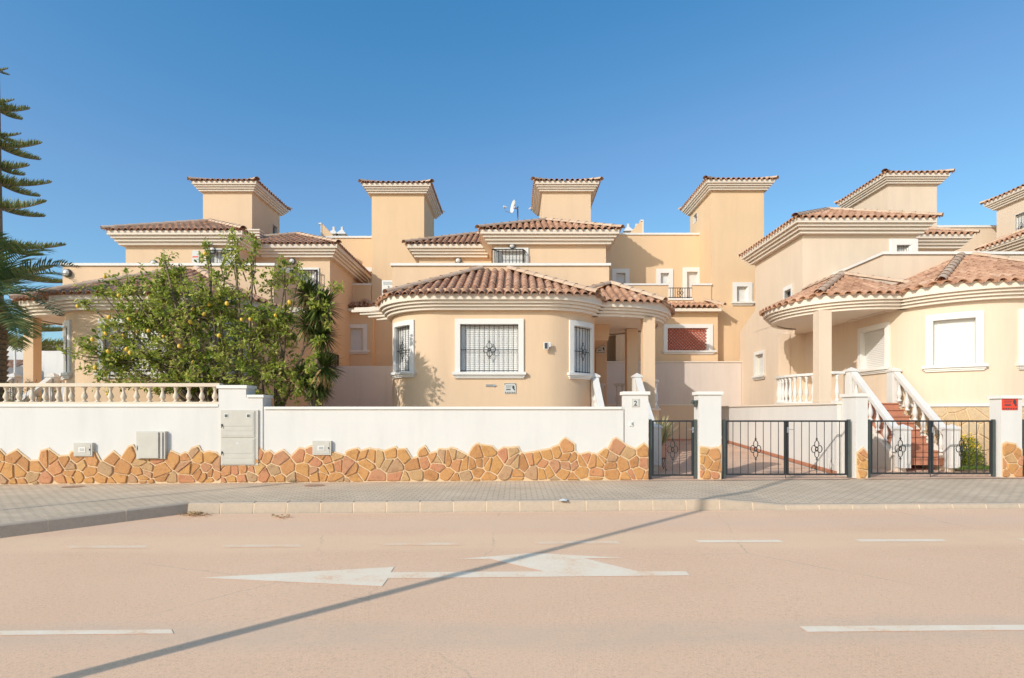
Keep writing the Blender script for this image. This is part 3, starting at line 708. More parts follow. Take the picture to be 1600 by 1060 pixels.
# next villa beyond the right one, only its upper parts show
ht=thing('house',(20.5,22,0),'peach villa at the far right edge with only roof and tower showing','house','peach rendered villas along the street')
w=MB(); pt=Path([(22.0,26.0),(22.0,23.6),(24.2,23.6),(24.2,26.0),(22.0,26.0)])
hs=[window(ht,pt,1.25,.55,9.2,10.35,frame=.02,sill=False,grille=True,nb=4,proud=.01)]
strip(w,pt,5,11.1,hs); to=w.build('stair_tower','plaster',ht); boxcornice(22.0,24.2,23.6,26.0,11.27,to,.32,.32); hiproof(21.6,24.6,23.2,26.4,11.27,.30,to)
w=MB(); w.box(19.2,23.4,19.8,22.6,0,7.95); w.box(17.2,26,27,27.2,0,10.45); w.box(16.5,22.0,23.6,26,0,7.0); w.build('wall','plaster',ht)
boxcornice(19.2,23.4,19.8,22.6,8.2,ht,.40,.36); hiproof(18.7,23.9,19.3,23.1,8.2,.45,ht)
c=MB(); c.box(17.2,26,26.95,27.25,10.45,10.55); c.build('parapet_cap','whitetrim',ht); c=MB(); bx=17.25; zz=10.45
c.add([(bx-1.45,27.0,zz-.5),(bx,27.0,zz+.55),(bx,27.0,zz+.64),(bx-1.45,27.0,zz-.41),(bx-1.45,27.3,zz-.5),(bx,27.3,zz+.55),(bx,27.3,zz+.64),(bx-1.45,27.3,zz-.41)],[(0,1,2,3),(7,6,5,4),(3,2,6,7),(0,4,5,1),(1,5,6,2)])
c.build('sloped_cap','whitetrim',ht)
c=MB(); c.add([(bx-1.45,27.05,5),(bx,27.05,5),(bx,27.05,zz+.55),(bx-1.45,27.05,zz-.5),(bx-1.45,27.2,5),(bx,27.2,5),(bx,27.2,zz+.55),(bx-1.45,27.2,zz-.5)],[(0,1,2,3),(7,6,5,4),(1,5,6,2),(0,3,7,4)]); c.build('sloped_parapet','plaster',ht)
PM='plaster'
# ------------------------------------------------------------------ ground, road, pavement
YK=9.55
def road_z(x,y): return SL*x
def grid(mb,xs,ys,zf):
    n=len(xs)
    k=mb.add([(x,y,zf(x,y)) for y in ys for x in xs],[(j*n+i,j*n+i+1,(j+1)*n+i+1,(j+1)*n+i) for j in range(len(ys)-1) for i in range(n-1)])
g=MB(); g.add([(-600,-400,-1.2),(600,-400,-1.2),(600,900,-1.2),(-600,900,-1.2)],[(0,1,2,3)]); g.build('terrain','sand',kind='structure')
g=MB(); xs=[-90,-30,30,90]; grid(g,xs,[-14,YK+.02],lambda x,y:SL*x); g.build('road','asphalt',kind='structure')
# kerb line: straight along the wall, then a splay towards the camera on the left
def kh(x): # kerb height, dropped at the driveways
    return .175 if x<3.7 else (.175-.10*min(1,(x-3.7)/.7) if x<16 else .175)
KL=[(-14.5,-6.0),(-8.55,5.95),(-5.55,9.62),(40,9.52)]
def pz(x,y): # pavement height
    t=max(0,min(1,(y-9.7)/2.6)); k=kh(x); b=k*(1-t)+(.175)*t
    if y<9.7: b=k
    return SL*x+b
g=MB(); xs=[-5.5+.5*i for i in range(92)]; ys=[9.74,10.2,10.8,11.4,12.0,12.7]; grid(g,xs,ys,pz)
poly=[(-60,-6),(-14.7,-6.0),(-8.72,6.05),(-5.66,9.74),(-5.5,9.74),(-5.5,12.7),(-60,12.7)]
g.add([(x,y,SL*x+.175) for x,y in poly],[tuple(range(len(poly)))])
g.build('pavement','pavers',kind='structure')
def kerb_line(pts,step,w,name):
    pa=Path(pts); n=int(round(pa.L/step)); step=pa.L/n; mb=MB(); jt=MB()
    for i in range(n):
        s0=i*step+.012; s1=(i+1)*step-.012
        a=pa.at(s0,.02);b=pa.at(s1,.02);a1=pa.at(s0,-.02);b1=pa.at(s1,-.02);a2=pa.at(s0,-w);b2=pa.at(s1,-w)
        vs=[];
        for (p,q) in ((a,b),(a1,b1),(a2,b2)): pass
        za=lambda p:SL*p[0]+kh(p[0])+.004
        e=random.uniform(-.002,.002)
        vs=[(*a,SL*a[0]-.05),(*b,SL*b[0]-.05),(*b1,za(b1)-.02+e),(*a1,za(a1)-.02+e),(*pa.at(s1,-.045),za(b1)+e),(*pa.at(s0,-.045),za(a1)+e),(*b2,za(b2)+e),(*a2,za(a2)+e),(*b2,-.1+SL*b2[0]),(*a2,-.1+SL*a2[0])]
        mb.add(vs,[(0,1,2,3),(3,2,4,5),(5,4,6,7),(7,6,8,9),(0,3,5,7,9),(1,8,6,4,2)],random.random())
        for (p,q) in ((s1,(i+1)*step+.012),):
            if p<pa.L-.03:
                f=[pa.at(p,.012),pa.at(min(q,pa.L),.012),pa.at(min(q,pa.L),-.025),pa.at(p,-.025),pa.at(min(q,pa.L),-w),pa.at(p,-w)]
                jt.add([(*f[0],SL*f[0][0]-.05),(*f[1],SL*f[1][0]-.05),(*f[2],za(f[2])-.012),(*f[3],za(f[3])-.012),(*f[4],za(f[4])-.004),(*f[5],za(f[5])-.004)],[(0,1,2,3),(3,2,4,5)])
    o=mb.build(name,'kerb',kind='structure'); jt.build('kerb_joints','kerbjoint',o)
kerb_line([(-5.55,9.62),(40,9.52)],.56,.16,'kerb')
kerb_line([(-14.6,-6.2),(-8.57,5.93),(-5.50,9.70)],.985,.16,'kerb')
# gutter line of paler grout along kerb foot
g=MB(); g.add([(-5.5,9.46,SL*-5.5+.004),(40,9.40,SL*40+.004),(40,9.53,SL*40+.004),(-5.5,9.63,SL*-5.5+.004)],[(0,1,2,3)])
g.build('gutter_strip','wornpaint',kind='structure') if False else None
# road markings
def marking(name,poly,mat='paint',lift=.004):
    mb=MB(); P=[GG(px,py,0) for px,py in poly]; mb.add([(x,y,SL*x+lift) for x,y,z in P],[tuple(range(len(P)))]); return mb.build(name,mat,kind='structure')
marking('straight_arrow_marking',[(312,903.5),(616,886.5),(610.5,895),(850,893.6),(766,874),(709,874.7),(825,865.4),(856,866),(980,872.7),(912.5,873),(998,893.6),(1072,893.6),(1078,900),(606,904.5),(597,917)])
for a,b,y,mt in ((100,235,855,'wornpaint'),(340,475,853.5,'wornpaint'),(590,722,850.5,'wornpaint'),(833,972,848.3,'wornpaint'),(1085,1225,846.3,'paint'),(1335,1480,845,'paint'),(1590,1735,843.5,'paint')):
    marking('dashed_line_marking',[(a,y-1.7),(b-8,y-2.1),(b,y+1.9),(a+10,y+2.2)],mt)
marking('near_dashed_line_marking',[(-60,987),(268,984.5),(271,991),(-60,994)])
marking('near_dashed_line_marking',[(1249,979.5),(1700,976.5),(1700,984.5),(1262,988.5)])
# drive surfaces behind the gates
def dz(x,y): return SL*x+.18+max(0,(y-13.0))*.058
g=MB(); grid(g,[2.3,3.4,4.5,5.6,7.25],[12.3,12.9,13.6,15,17,20.6],dz); grid(g,[7.6,9,11,14,20],[12.3,12.9,13.6,15.0,16],dz)
g.build('driveway','drive',kind='structure')
g=MB(); g.prism([(-30,12.6),(2.28,12.6),(2.28,22),(-30,22)],-.5,.55); g.prism([(-40,22.1),(45,22.1),(45,60),(-40,60)],-.5,.3); g.prism([(-60,12.7),(-30.1,12.7),(-30.1,60),(-60,60)],-.9,-.1); g.build('garden_ground','soil',kind='structure')
# little step/threshold slab under the gates
g=MB(); g.add([(2.9,12.42,pz(2.9,12.5)+.006),(20,12.42,pz(20,12.5)+.006),(20,12.95,pz(20,12.5)+.012),(2.9,12.95,pz(2.9,12.5)+.012)],[(0,1,2,3)]); g.build('threshold','drive',kind='structure')
# ------------------------------------------------------------------ flagstone cladding
def clip(poly,nx,ny,c):
    out=[];n=len(poly)
    for i in range(n):
        a=poly[i];b=poly[(i+1)%n]; da=a[0]*nx+a[1]*ny-c; db=b[0]*nx+b[1]*ny-c
        if da<=0: out.append(a)
        if (da<0<db) or (db<0<da):
            t=da/(da-db); out.append((a[0]+(b[0]-a[0])*t,a[1]+(b[1]-a[1])*t))
    return out
def cladding(par,P,L,top,z0,seed=3,cw=.30,ch=.235,stone='stone',full=None,mout=.022,name='stone_cladding',peak=.20):
    """P(s,off)->(x,y); cells in (s,z)"""
    rnd=random.Random(seed); seeds=[]; rows=int(((full or top)+.5)/ch)+1; nc=max(1,int(L/cw))
    for j in range(-1,rows):
        for i in range(-1,nc+1): seeds.append(((i+.5+.5*(j%2)+rnd.uniform(-.46,.46))*L/nc if L>1 else (i+.5+.5*(j%2)+rnd.uniform(-.3,.3))*cw,(j+.45+rnd.uniform(-.44,.44))*ch))
    keep=[]
    extra=[(x+rnd.uniform(.10,.17)*rnd.choice((-1,1)),z+rnd.uniform(-.12,.12)) for (x,z) in seeds if rnd.random()<.30]; seeds+=extra
    for (x,z) in seeds:
        lim=top+(rnd.uniform(-.08,.05) if rnd.random()<.6 else rnd.uniform(.02,peak*.52)) if not full else 99
        keep.append(z<lim)
    mort=MB(); st=MB()
    for i,(x,z) in enumerate(seeds):
        if not keep[i]: continue
        big=[(x-.6,z-.6),(x+.6,z-.6),(x+.6,z+.6),(x-.6,z+.6)]; A=big; B=big
        for j,(u,w) in enumerate(seeds):
            if j==i or abs(u-x)>.9 or abs(w-z)>.9: continue
            dx=u-x;dy=w-z;l=sqrt(dx*dx+dy*dy); nx=dx/l;ny=dy/l; c=nx*(x+u)/2+ny*(z+w)/2
            A=clip(A,nx,ny,c-.0115); B=clip(B,nx,ny,c+(0 if keep[j] else .022))
            if not A or not B: break
        def lim(poly,m):
            poly=clip(poly,-1,0,-(0+m)); poly=clip(poly,1,0,L-m); poly=clip(poly,0,-1,-(-.12 if m==0 else .022)); 
            if full: poly=clip(poly,0,1,full-m)
            return poly
        B=lim(B,0); A=lim(A,.010)
        if len(B)>=3:
            n=len(B); vs=[(*P(a,mout),z0(a)+b) for a,b in B]+[(*P(a,0),z0(a)+b) for a,b in B]; mort.add(vs,[tuple(range(n))]+[(k,(k+1)%n,n+(k+1)%n,n+k) for k in range(n)])
        if len(A)>=3:
            ar=abs(sum(A[k][0]*A[(k+1)%len(A)][1]-A[(k+1)%len(A)][0]*A[k][1] for k in range(len(A))))/2
            if ar<.0035: continue
            C=[]  # jitter edges + soften the corners
            m=len(A)
            for k in range(m):
                a=A[k];b=A[(k+1)%m]; e=sqrt((b[0]-a[0])**2+(b[1]-a[1])**2)
                if e<.02: C.append(a); continue
                t=min(.3,.012/e); C.append((a[0]+(b[0]-a[0])*t,a[1]+(b[1]-a[1])*t))
                if e>.1: C.append(((a[0]+b[0])/2+rnd.uniform(-.006,.006),(a[1]+b[1])/2+rnd.uniform(-.006,.006)))
                C.append((b[0]-(b[0]-a[0])*t,b[1]-(b[1]-a[1])*t))
            cx=sum(a for a,b in C)/len(C); cz=sum(b for a,b in C)/len(C); h=mout+.010+rnd.uniform(0,.016); n=len(C)
            I=[(cx+(a-cx)*.88,cz+(b-cz)*.88) for a,b in C]
            tx=rnd.uniform(-.05,.05);tz=rnd.uniform(-.06,.06)
            vs=[(*P(a,mout-.004),z0(a)+b) for a,b in C]+[(*P(a,h),z0(a)+b) for a,b in [(cx+(a-cx)*.975,cz+(b-cz)*.975) for a,b in C]]+[(*P(a,h+.008+tx*(a-cx)+tz*(b-cz)),z0(a)+b) for a,b in I]
            TT=rnd.betavariate(1.3,1.3); st.add(vs,[(k,(k+1)%n,n+(k+1)%n,n+k) for k in range(n)]+[(n+k,n+(k+1)%n,2*n+(k+1)%n,2*n+k) for k in range(n)]+[tuple(range(2*n,3*n))],max(0,min(1,rnd.betavariate(1.3,1.3))))
    mo=mort.build(name,'mortar',par); st.build('flagstones',stone,mo); return mo
# ------------------------------------------------------------------ garden walls
YW=12.45
def gz(x): return SL*x+.175
XL=-19.0; x1=XX(346,YW); xs_=XX(411,YW); xe=XX(973,YW); xE=XX(1013,YW)
ww=thing('garden_wall',(-12,YW+.1,gz(-12)),'long white rendered wall with orange flagstone base and cream balustrade on top, left of the meter pillar','wall','white garden walls along the pavement')
w=MB(); w.prism([(XL,YW),(XX(342,YW),YW),(XX(342,YW),YW+.22),(XL,YW+.22)],lambda x,y:gz(x)-.3,1.80); w.build('wall','white',ww)
w=MB(); w.box(XL,XX(342,YW)-.002,YW-.03,YW+.26,1.80,1.855); w.build('wall_cap','whitetrim',ww)
balustrade(ww,[(XL+1,YW+.11),(XX(342,YW),YW+.11)],1.856,.46,'balus',.2855,rail=.075)
cladding(ww,lambda s,o:(XL+s,YW-o),XX(347,YW)-XL,.68,lambda s:gz(XL+s),3)
wp=thing('pillar',(XX(375,YW),YW+.1,gz(-6)),'stepped white pillar holding the grey two-door meter cabinet','pillar')
w=MB(); w.prism([(XX(342,YW)+.003,YW-.02),(xs_,YW-.02),(xs_,YW+.42),(XX(342,YW)+.003,YW+.42)],lambda x,y:gz(x)-.3,2.0); w.box(XX(342,YW)+.002,XX(385,YW),YW-.02,YW+.42,2.0,2.20); w.build('pillar_body','white',wp)
w=MB(); w.box(XX(385,YW)+.03,xs_+.03,YW-.05,YW+.45,2.001,2.06); w.box(XX(342,YW)-.03,XX(385,YW)+.03,YW-.05,YW+.45,2.20,2.27); w.build('pillar_cap','whitetrim',wp)
wm=thing('garden_wall',(-1.5,YW+.1,gz(-1.5)),'plain topped white wall with orange flagstone base between the meter pillar and house number pillar','wall','white garden walls along the pavement')
w=MB(); w.prism([(xs_+.002,YW),(xe+.02,YW),(xe+.02,YW+.2),(xs_+.002,YW+.2)],lambda x,y:gz(x)-.3,1.745); w.build('wall','white',wm)
w=MB(); w.box(xs_+.032,xe-.03,YW-.035,YW+.235,1.745,1.80); w.build('wall_cap','whitetrim',wm)
cladding(wm,lambda s,o:(x1+s,YW-o),xE-x1,.67,lambda s:gz(x1+s),11)
def pillar(px0,px1,ytop,depth,label,stones=True,sx0=None,seed=5):
    a=XX(px0,YW); b=XX(px1,YW); z=ZZ(ytop,YW); t=thing('gate_pillar',((a+b)/2,YW+depth/2,gz(a)),label,'pillar','white gate pillars')
    w=MB(); w.prism([(a,YW),(b,YW),(b,YW+depth),(a,YW+depth)],lambda x,y:gz(x)-.2,z-.07); w.build('pillar_body','white',t)
    w=MB(); w.box(a-.035,b+.035,YW-.035,YW+depth+.035,z-.07,z); w.build('pillar_cap','whitetrim',t)
    if stones: cladding(t,lambda s,o:(a+.01+s,YW-o),b-a-.02,.60,lambda s:gz(a+s),seed,cw=.22)
    return t
tpil=pillar(976,1013,612,.34,'white pillar with the house number and buzzer left of the small gate',False)
pillar(1092,1127,612,.34,'white pillar with small iron lamp between the small gate and the double gate',seed=5)
pillar(1337,1356,615,.52,'narrow deep white pillar between the two double gates',seed=8)
pillar(1564,1597,618,.30,'white pillar carrying the red security sign at the right',seed=9)
# ------------------------------------------------------------------ gates
def gate(px0,px1,leaves,label,handle=None,ytop=657,ybot=741,grp='black iron gates'):
    y=YW+.10; a=XX(px0,y); b=XX(px1,y); z1=ZZ(ytop,y); z0=gz((a+b)/2)+.075
    t=thing('iron_gate',((a+b)/2,y,z0-.075),label,'gate',grp)
    for x in (a,b):
        p=MB(); p.box(x-.028,x+.028,y-.028,y+.028,z0-.09,z1+.02); p.build('gate_post','greensteel',t)
    m=(a+b)/2; L=[(a+.035,b-.035)] if leaves==1 else [(a+.035,m-.006),(m+.006,b-.035)]
    for k,(u,v) in enumerate(L):
        f=MB(); w=.018
        f.box(u,v,y-w,y+w,z1-.036,z1); f.box(u,v,y-w,y+w,z0,z0+.036); f.box(u,u+.042,y-w+.001,y+w-.001,z0+.036,z1-.036); f.box(v-.042,v,y-w+.001,y+w-.001,z0+.036,z1-.036)
        lf=f.build('gate_leaf','iron',t); n=max(4,int(round((v-u)/.165))); g=MB()
        c=u+(v-u)*((n//2))/n
        for i in range(1,n):
            x=u+(v-u)*i/n
            if i==n//2:
                g.tube([(x,y,z0+.03),(x,y,(z0+z1)/2-.26)],.008,5); g.tube([(x,y,(z0+z1)/2+.20),(x,y,z1-.03)],.008,5)
            else: g.tube([(x,y,z0+.03),(x,y,z1-.03)],.008,5)
        g.build('bars','iron',lf); o=MB(); ornament(o,(c,y,(z0+z1)/2-.03),(1,0),.26,.40,.010); o.build('rosette','iron',lf)
        if (leaves==1) or k==1:
            h=MB(); hx=(v-.02) if leaves==1 else (u+.02); hz=z1-.20; s=-1 if leaves==1 else 1
            h.box(hx-.02,hx+.02,y-.03,y+.03,hz-.07,hz+.05); h.tube([(hx,y-.03,hz),(hx,y-.06,hz),(hx+s*.11,y-.06,hz)],.008,6); h.build('handle','metal',lf)
        if leaves==2 and k==0:
            d=MB(); d.tube([(v-.02,y-.02,z0+.3),(v-.02,y-.02,z0-.08)],.008,5); d.build('drop_bolt','iron',lf)
    return t
gate(1016,1086,1,'small single black iron gate beside the house number pillar')
gate(1131,1326,2,'double black iron drive gate in front of the white side wall')
gate(1357,1552,2,'double black iron gate in front of the terracotta steps')
gate(1600,1795,2,'black iron gate cut off at the right edge, past the red sign pillar')
# ------------------------------------------------------------------ cabinets, boxes, plates
def onwall(px0,px1,py0,py1,d,name,label,cat,mat='cabinet',grp=None):
    a=XX(px0,YW);b=XX(px1,YW);z1=ZZ(py0,YW);z0=ZZ(py1,YW); t=thing(name,((a+b)/2,YW-d/2,z0),label,cat,grp)
    return t,a,b,z0,z1
t,a,b,z0,z1=onwall(347,405,641,727,.06,'meter_cabinet','tall grey electricity cabinet with two doors set in the stepped white pillar','cabinet')
m=MB(); y=YW-.055; m.box(a,b,y,YW+.05,z0,z1); m.build('cabinet_body','cabinet',t)
zm=z0+(z1-z0)*.50
for i,(u,v) in enumerate(((z0+.02,zm-.012),(zm+.012,z1-.02))):
    m=MB(); m.box(a+.02,b-.07,y-.014,y-.001,u,v); m.box(a+.045,b-.10,y-.02,y-.0145,u+(v-u)*.42,v-.03); m.box(a+.045,b-.10,y-.019,y-.0145,u+.03,u+(v-u)*.20); m.box(a+.045,b-.10,y-.019,y-.0145,u+(v-u)*.24,u+(v-u)*.38)
    d=m.build('door','cabinet',t,bevel=.003)
    m=MB(); hz=u+(v-u)*.45; m.box(a+.028,a+.05,y-.04,y-.015,hz-.02,hz+.03); m.tube([(a+.04,y-.04,hz),(a+.04,y-.05,hz-.05)],.008,5); m.build('lock','iron',d)
    if i==1:
        for k,xx in enumerate((a+.13,b-.20)):
            m=MB(); m.box(xx-.045,xx+.045,y-.026,y-.0205,v-.15,v-.06); q=m.build('meter_window','whitetrim',d); m=MB(); m.box(xx-.032,xx+.032,y-.029,y-.0265,v-.137,v-.073); m.build('pane','greensteel',q)
    else:
        m=MB(); m.add([(a+.33,y-.0215,v-.13),(a+.41,y-.0215,v-.13),(a+.37,y-.0215,v-.06)],[(0,1,2)]); m.build('warning_triangle','paper',d)
t,a,b,z0,z1=onwall(217,262,674,717,.12,'utility_cabinet','square grey utility cabinet with raised door on the left white wall','cabinet')
m=MB(); m.box(a,b,YW-.09,YW+.03,z0,z1); m.build('cabinet_body','cabinet',t,bevel=.005); m=MB(); m.box(a+.06,b-.13,YW-.125,YW-.091,z0+.02,z1-.015); d=m.build('door','cabinet',t,bevel=.008); m=MB(); m.box(b-.09,b-.05,YW-.115,YW-.0905,z0+.02,z1-.02); m.build('hinge_strip','cabinet',t)
m=MB(); m.tube([(a+.03,YW-.09,(z0+z1)/2-.02),(a+.03,YW-.13,(z0+z1)/2-.02)],.012,6); m.box(a+.005,a+.035,YW-.12,YW-.091,(z0+z1)/2-.10,(z0+z1)/2-.04); m.build('lock','metal',t)
for (p0,p1,q0,q1,lab) in ((119,148,692,713,'small grey water meter box left of the square utility cabinet'),(490,519,689,711,'small grey water meter box right of the tall meter cabinet')):
    t,a,b,z0,z1=onwall(p0,p1,q0,q1,.07,'water_meter_box',lab,'meter box',grp='small water meter boxes in the wall')
    m=MB(); m.box(a,b,YW-.075,YW+.02,z0,z1); m.build('box_body','cabinet',t,bevel=.004); m=MB(); m.box(a+.035,b-.035,YW-.082,YW-.0755,z0+.03,z1-.03); d=m.build('door','cabinet',t)
    m=MB(); xm=(a+b)/2-.01;zmm=(z0+z1)/2; m.box(xm-.075,xm+.075,YW-.09,YW-.0825,zmm-.05,zmm+.05); q=m.build('label_frame','whitetrim',d); m=MB(); m.box(xm-.05,xm+.05,YW-.093,YW-.0905,zmm-.03,zmm+.03); m.build('slot','metal',q)
    m=MB(); m.box(b-.06,b-.045,YW-.092,YW-.0825,zmm-.02,zmm+.02); m.build('lock','iron',d)
def textmesh(s,size,mat,par,origin,name='lettering',bold=0.0,yoff=0,width=None):
    """upright text facing -Y; origin = lower left corner, world"""
    cu=bpy.data.curves.new('txt','FONT'); cu.body=s; cu.size=size; cu.extrude=.001; cu.offset=bold; ob=bpy.data.objects.new('txt',cu); col.objects.link(ob)
    bpy.context.view_layer.update(); dg=bpy.context.evaluated_depsgraph_get(); me=bpy.data.meshes.new_from_object(ob.evaluated_get(dg)); bpy.data.objects.remove(ob)
    xs=[v.co.x for v in me.vertices] or [0]; kx=1 if not width else width/max(.001,(max(xs)-min(xs))); x0=min(xs)
    off=OFF[par.name]
    for v in me.vertices:
        x,y,z=v.co; v.co=(origin[0]+(x-x0)*kx-off.x,origin[1]-z-off.y,origin[2]+y-off.z)
    me.materials.clear(); me.materials.append(M[mat]); o=bpy.data.objects.new(name,me); col.objects.link(o); o.parent=par; return o
# house number and buzzer
x=XX(987,YW); t=thing('house_number',(x+.08,YW-.01,ZZ(636,YW)),'white ceramic tile with a number 2 on the pillar by the small gate','house number')
m=MB(); m.box(x,x+.165,YW-.014,YW-.001,ZZ(636,YW),ZZ(623.5,YW)); m.build('tile','cabinet',t); m=MB(); m.box(x+.025,x+.14,YW-.018,YW-.0145,ZZ(634.5,YW),ZZ(625,YW)); m.build('tile_face','paper',t)
textmesh('2',.15,'ink',t,(x+.045,YW-.019,ZZ(634,YW)+.002),'numeral',.003)
x=XX(983,YW); t=thing('doorbell',(x+.04,YW-.01,ZZ(666,YW)),'small white doorbell button under the house number','doorbell')
m=MB(); m.box(x,x+.085,YW-.02,YW-.001,ZZ(666,YW),ZZ(659,YW)); m.build('plate','whiteplastic',t,bevel=.004); m=MB(); m.box(x+.05,x+.075,YW-.026,YW-.0205,ZZ(664.5,YW),ZZ(660.5,YW)); m.build('button','metal',t)
def security(x0,x1,z0,z1,y,label,bgm,grp='small alarm company signs'):
    t=thing('security_sign',((x0+x1)/2,y,z0),label,'sign',grp); w=x1-x0;h=z1-z0
    m=MB(); m.box(x0,x1,y-.008,y,z0,z1); m.build('plate',bgm,t)
    q=MB(); yy=y-.011
    def r(a,b,c,d): q.box(x0+a*w,x0+b*w,yy,y-.0085,z0+c*h,z0+d*h)
    r(.02,.98,.93,.97); r(.02,.07,.82,.93); r(.93,.98,.82,.93)
    for k in range(6): r(.06+k*.155,.15+k*.155,.05,.15)
    for k,(e) in enumerate((.60,.55,.5)): r(.14,.14+e*.85,.74-.11*k,.77-.11*k)
    r(.16,.55,.32,.42)
    q.add([(x0+w*a,yy-.001,z0+h*b) for a,b in ((.68,.62),(.74,.80),(.84,.76),(.90,.60),(.86,.50),(.93,.36),(.84,.26),(.78,.42),(.70,.50))],[tuple(range(9))]); q.build('lettering','ink',t); return t
security(XX(788,15),XX(806,15),ZZ(615,15),ZZ(599,15),14.985,'small white alarm sign on the curved wall under the middle villa window','paper')
security(XX(1565,YW),XX(1590,YW),ZZ(641,YW),ZZ(620,YW),YW-.002,'red alarm sign on the rightmost gate pillar','red')
security(XX(932,20.1),XX(946,20.1),ZZ(552,20.1),ZZ(540,20.1),20.12,'small white alarm sign in the shade of the middle villa porch','paper')
# for-sale style notice on the left villa upper wall
x0=XX(301,20.6);t=thing('notice',(x0+.1,20.58,ZZ(409,20.6)),'white notice board with a red stripe on the upper wall of the left villa','sign')
m=MB(); m.box(x0,x0+.24,20.56,20.598,ZZ(412,20.6),ZZ(392,20.6)); m.build('board','paper',t); m=MB(); m.box(x0+.02,x0+.22,20.555,20.5595,ZZ(403,20.6),ZZ(401,20.6)); m.build('stripe','red',t)
# intercom/flood lamp on middle villa wall, small name plate
t=thing('wall_lantern',(XX(852,15),14.9,ZZ(548,15)),'white box sensor lamp with dark face on the middle villa bay','lamp')
xx=XX(849,15); m=MB(); m.box(xx,xx+.13,14.86,14.9,ZZ(547,15),ZZ(536,15)); m.build('lamp_body','whiteplastic',t,bevel=.006); m=MB(); m.box(xx+.025,xx+.105,14.855,14.8595,ZZ(546,15),ZZ(537,15)); m.build('lamp_face','ink',t)
m=MB(); m.tube([(xx+.1,14.9,ZZ(540,15)),(xx+.2,15.03,ZZ(541,15))],.022,8); m.tube([(xx+.17,14.9,ZZ(543,15)),(xx+.17,14.92,ZZ(536,15))],.025,8); m.build('bracket','whiteplastic',t)
t=thing('name_plate',(XX(766,15),14.97,ZZ(605,15)),'small arrow shaped name plate under the grilled window of the middle villa','sign')
xx=XX(759,15); m=MB(); z=ZZ(604,15); m.box(xx,xx+.2,14.975,14.997,z,z+.05); m.add([(xx+.2,14.974,z-.02),(xx+.29,14.974,z+.025),(xx+.2,14.974,z+.07)],[(0,1,2)]); m.build('plate','metal',t); m=MB(); m.box(xx+.01,xx+.19,14.97,14.9745,z+.03,z+.042); m.build('lettering','ink',t)
# round bulkhead lamps
def bulk(px,py,D,label):
    x=XX(px,D); z=ZZ(py,D); t=thing('bulkhead_lamp',(x,D-.05,z),label,'lamp','round bulkhead lamps'); m=MB()
    n=14
    for (r0,d0,r1,d1,mm,nm) in ((.13,0,.11,.09,'ironlight','rim'),(.095,.085,.04,.125,'whiteplastic','glass')):
        m=MB(); vs=[(x+r*cos(2*pi*k/n),D-d,z+r*sin(2*pi*k/n)) for r,d in ((r0,d0),(r1,d1)) for k in range(n)]; m.add(vs,[(k,(k+1)%n,n+(k+1)%n,n+k) for k in range(n)]+[tuple(range(n,2*n))]); m.build(nm,mm,t)
bulk(800,384.5,20.49,'round wall lamp above the small upper window of the middle villa')
bulk(333,392,20.59,'round wall lamp above the small upper window of the left villa')
bulk(716,408,22.19,'round wall lamp just above the terrace wall left of the middle villa upper window')
bulk(457,409,22.19,'round wall lamp above the right hand upper window of the left villa')
bulk(241,412,20.59,'round dark wall lamp low above the terrace wall of the left villa')
bulk(106,427,17.49,'pale round wall lamp on the terrace wall left end of the left villa')
# air conditioner
x0=-4.22;D=18.0; t=thing('air_conditioner',(-4.0,D,ZZ(465,D)),'white air conditioner unit mounted beside the terrace wall of the middle villa','air conditioner')
m=MB(); m.box(x0,-3.84,D,D+.8,ZZ(462,D),ZZ(438,D)); m.build('casing','whiteplastic',t,bevel=.015); m=MB(); 
for k in range(5): m.box(x0+.04,-3.88,D-.006,D-.001,ZZ(445,D)+.02*k,ZZ(445,D)+.02*k+.008)
m.build('front_vents','metal',t); m=MB(); m.tube([(x0+.2,D-.02,ZZ(447,D)),(x0+.24,D-.02,ZZ(456,D)),(x0+.32,D+.02,ZZ(466,D))],.014,6); m.build('pipe','metal',t); m=MB(); m.box(x0,-3.78,D+.1,D+.13,ZZ(462,D)-.03,ZZ(462,D)-.001); m.box(x0,-3.78,D+.6,D+.63,ZZ(462,D)-.03,ZZ(462,D)-.001); m.build('wall_bracket','ironlight',t)
# louvred chimney of left villa
D=22.6; x0=XX(388,D); x1_=XX(405,D); t=thing('chimney',((x0+x1_)/2,D+.2,ZZ(375,D)),'short louvred plaster chimney on the tiled roof of the left villa','chimney'); m=MB()
m.box(x0+.05,x1_-.05,D+.05,D+.35,ZZ(384,D)-.5,ZZ(360,D)); m.build('stack','plaster',t); m=MB()
for k in range(4): z=ZZ(373-4.2*k,D); m.box(x0-.02,x1_+.02,D-.02,D+.42,z,z+.055)
m.build('louvres','trim',t)
# satellite dish
D=24.2; x=XX(809,D); t=thing('satellite_dish',(x,D,ZZ(350,D)),'small white satellite dish on a mast above the middle villa roof','satellite dish')
m=MB(); m.tube([(x,D,ZZ(352,D)-.8),(x,D,ZZ(323,D))],.028,8); m.tube([(x,D,ZZ(326,D)),(x-.1,D-.1,ZZ(327,D))],.03,6); m.build('mast','metal',t,smooth=True)
c=Vector((x-.20,D-.12,ZZ(325,D))); ax=Vector((-.92,-.36,.12)).normalized(); u=ax.cross(Vector((0,0,1))).normalized(); w_=u.cross(ax); m=MB(); vs=[tuple(c-ax*.06)]; n=20
for rr,dd in ((.09,-.05),(.18,-.025),(.27,.015)):
    for k in range(n): an=2*pi*k/n; vs.append(tuple(c+u*rr*cos(an)+w_*rr*1.08*sin(an)+ax*dd))
fs=[(0,1+k,1+(k+1)%n) for k in range(n)]
for j in range(2):
    for k in range(n): fs.append((1+j*n+k,1+j*n+(k+1)%n,1+(j+1)*n+(k+1)%n,1+(j+1)*n+k))
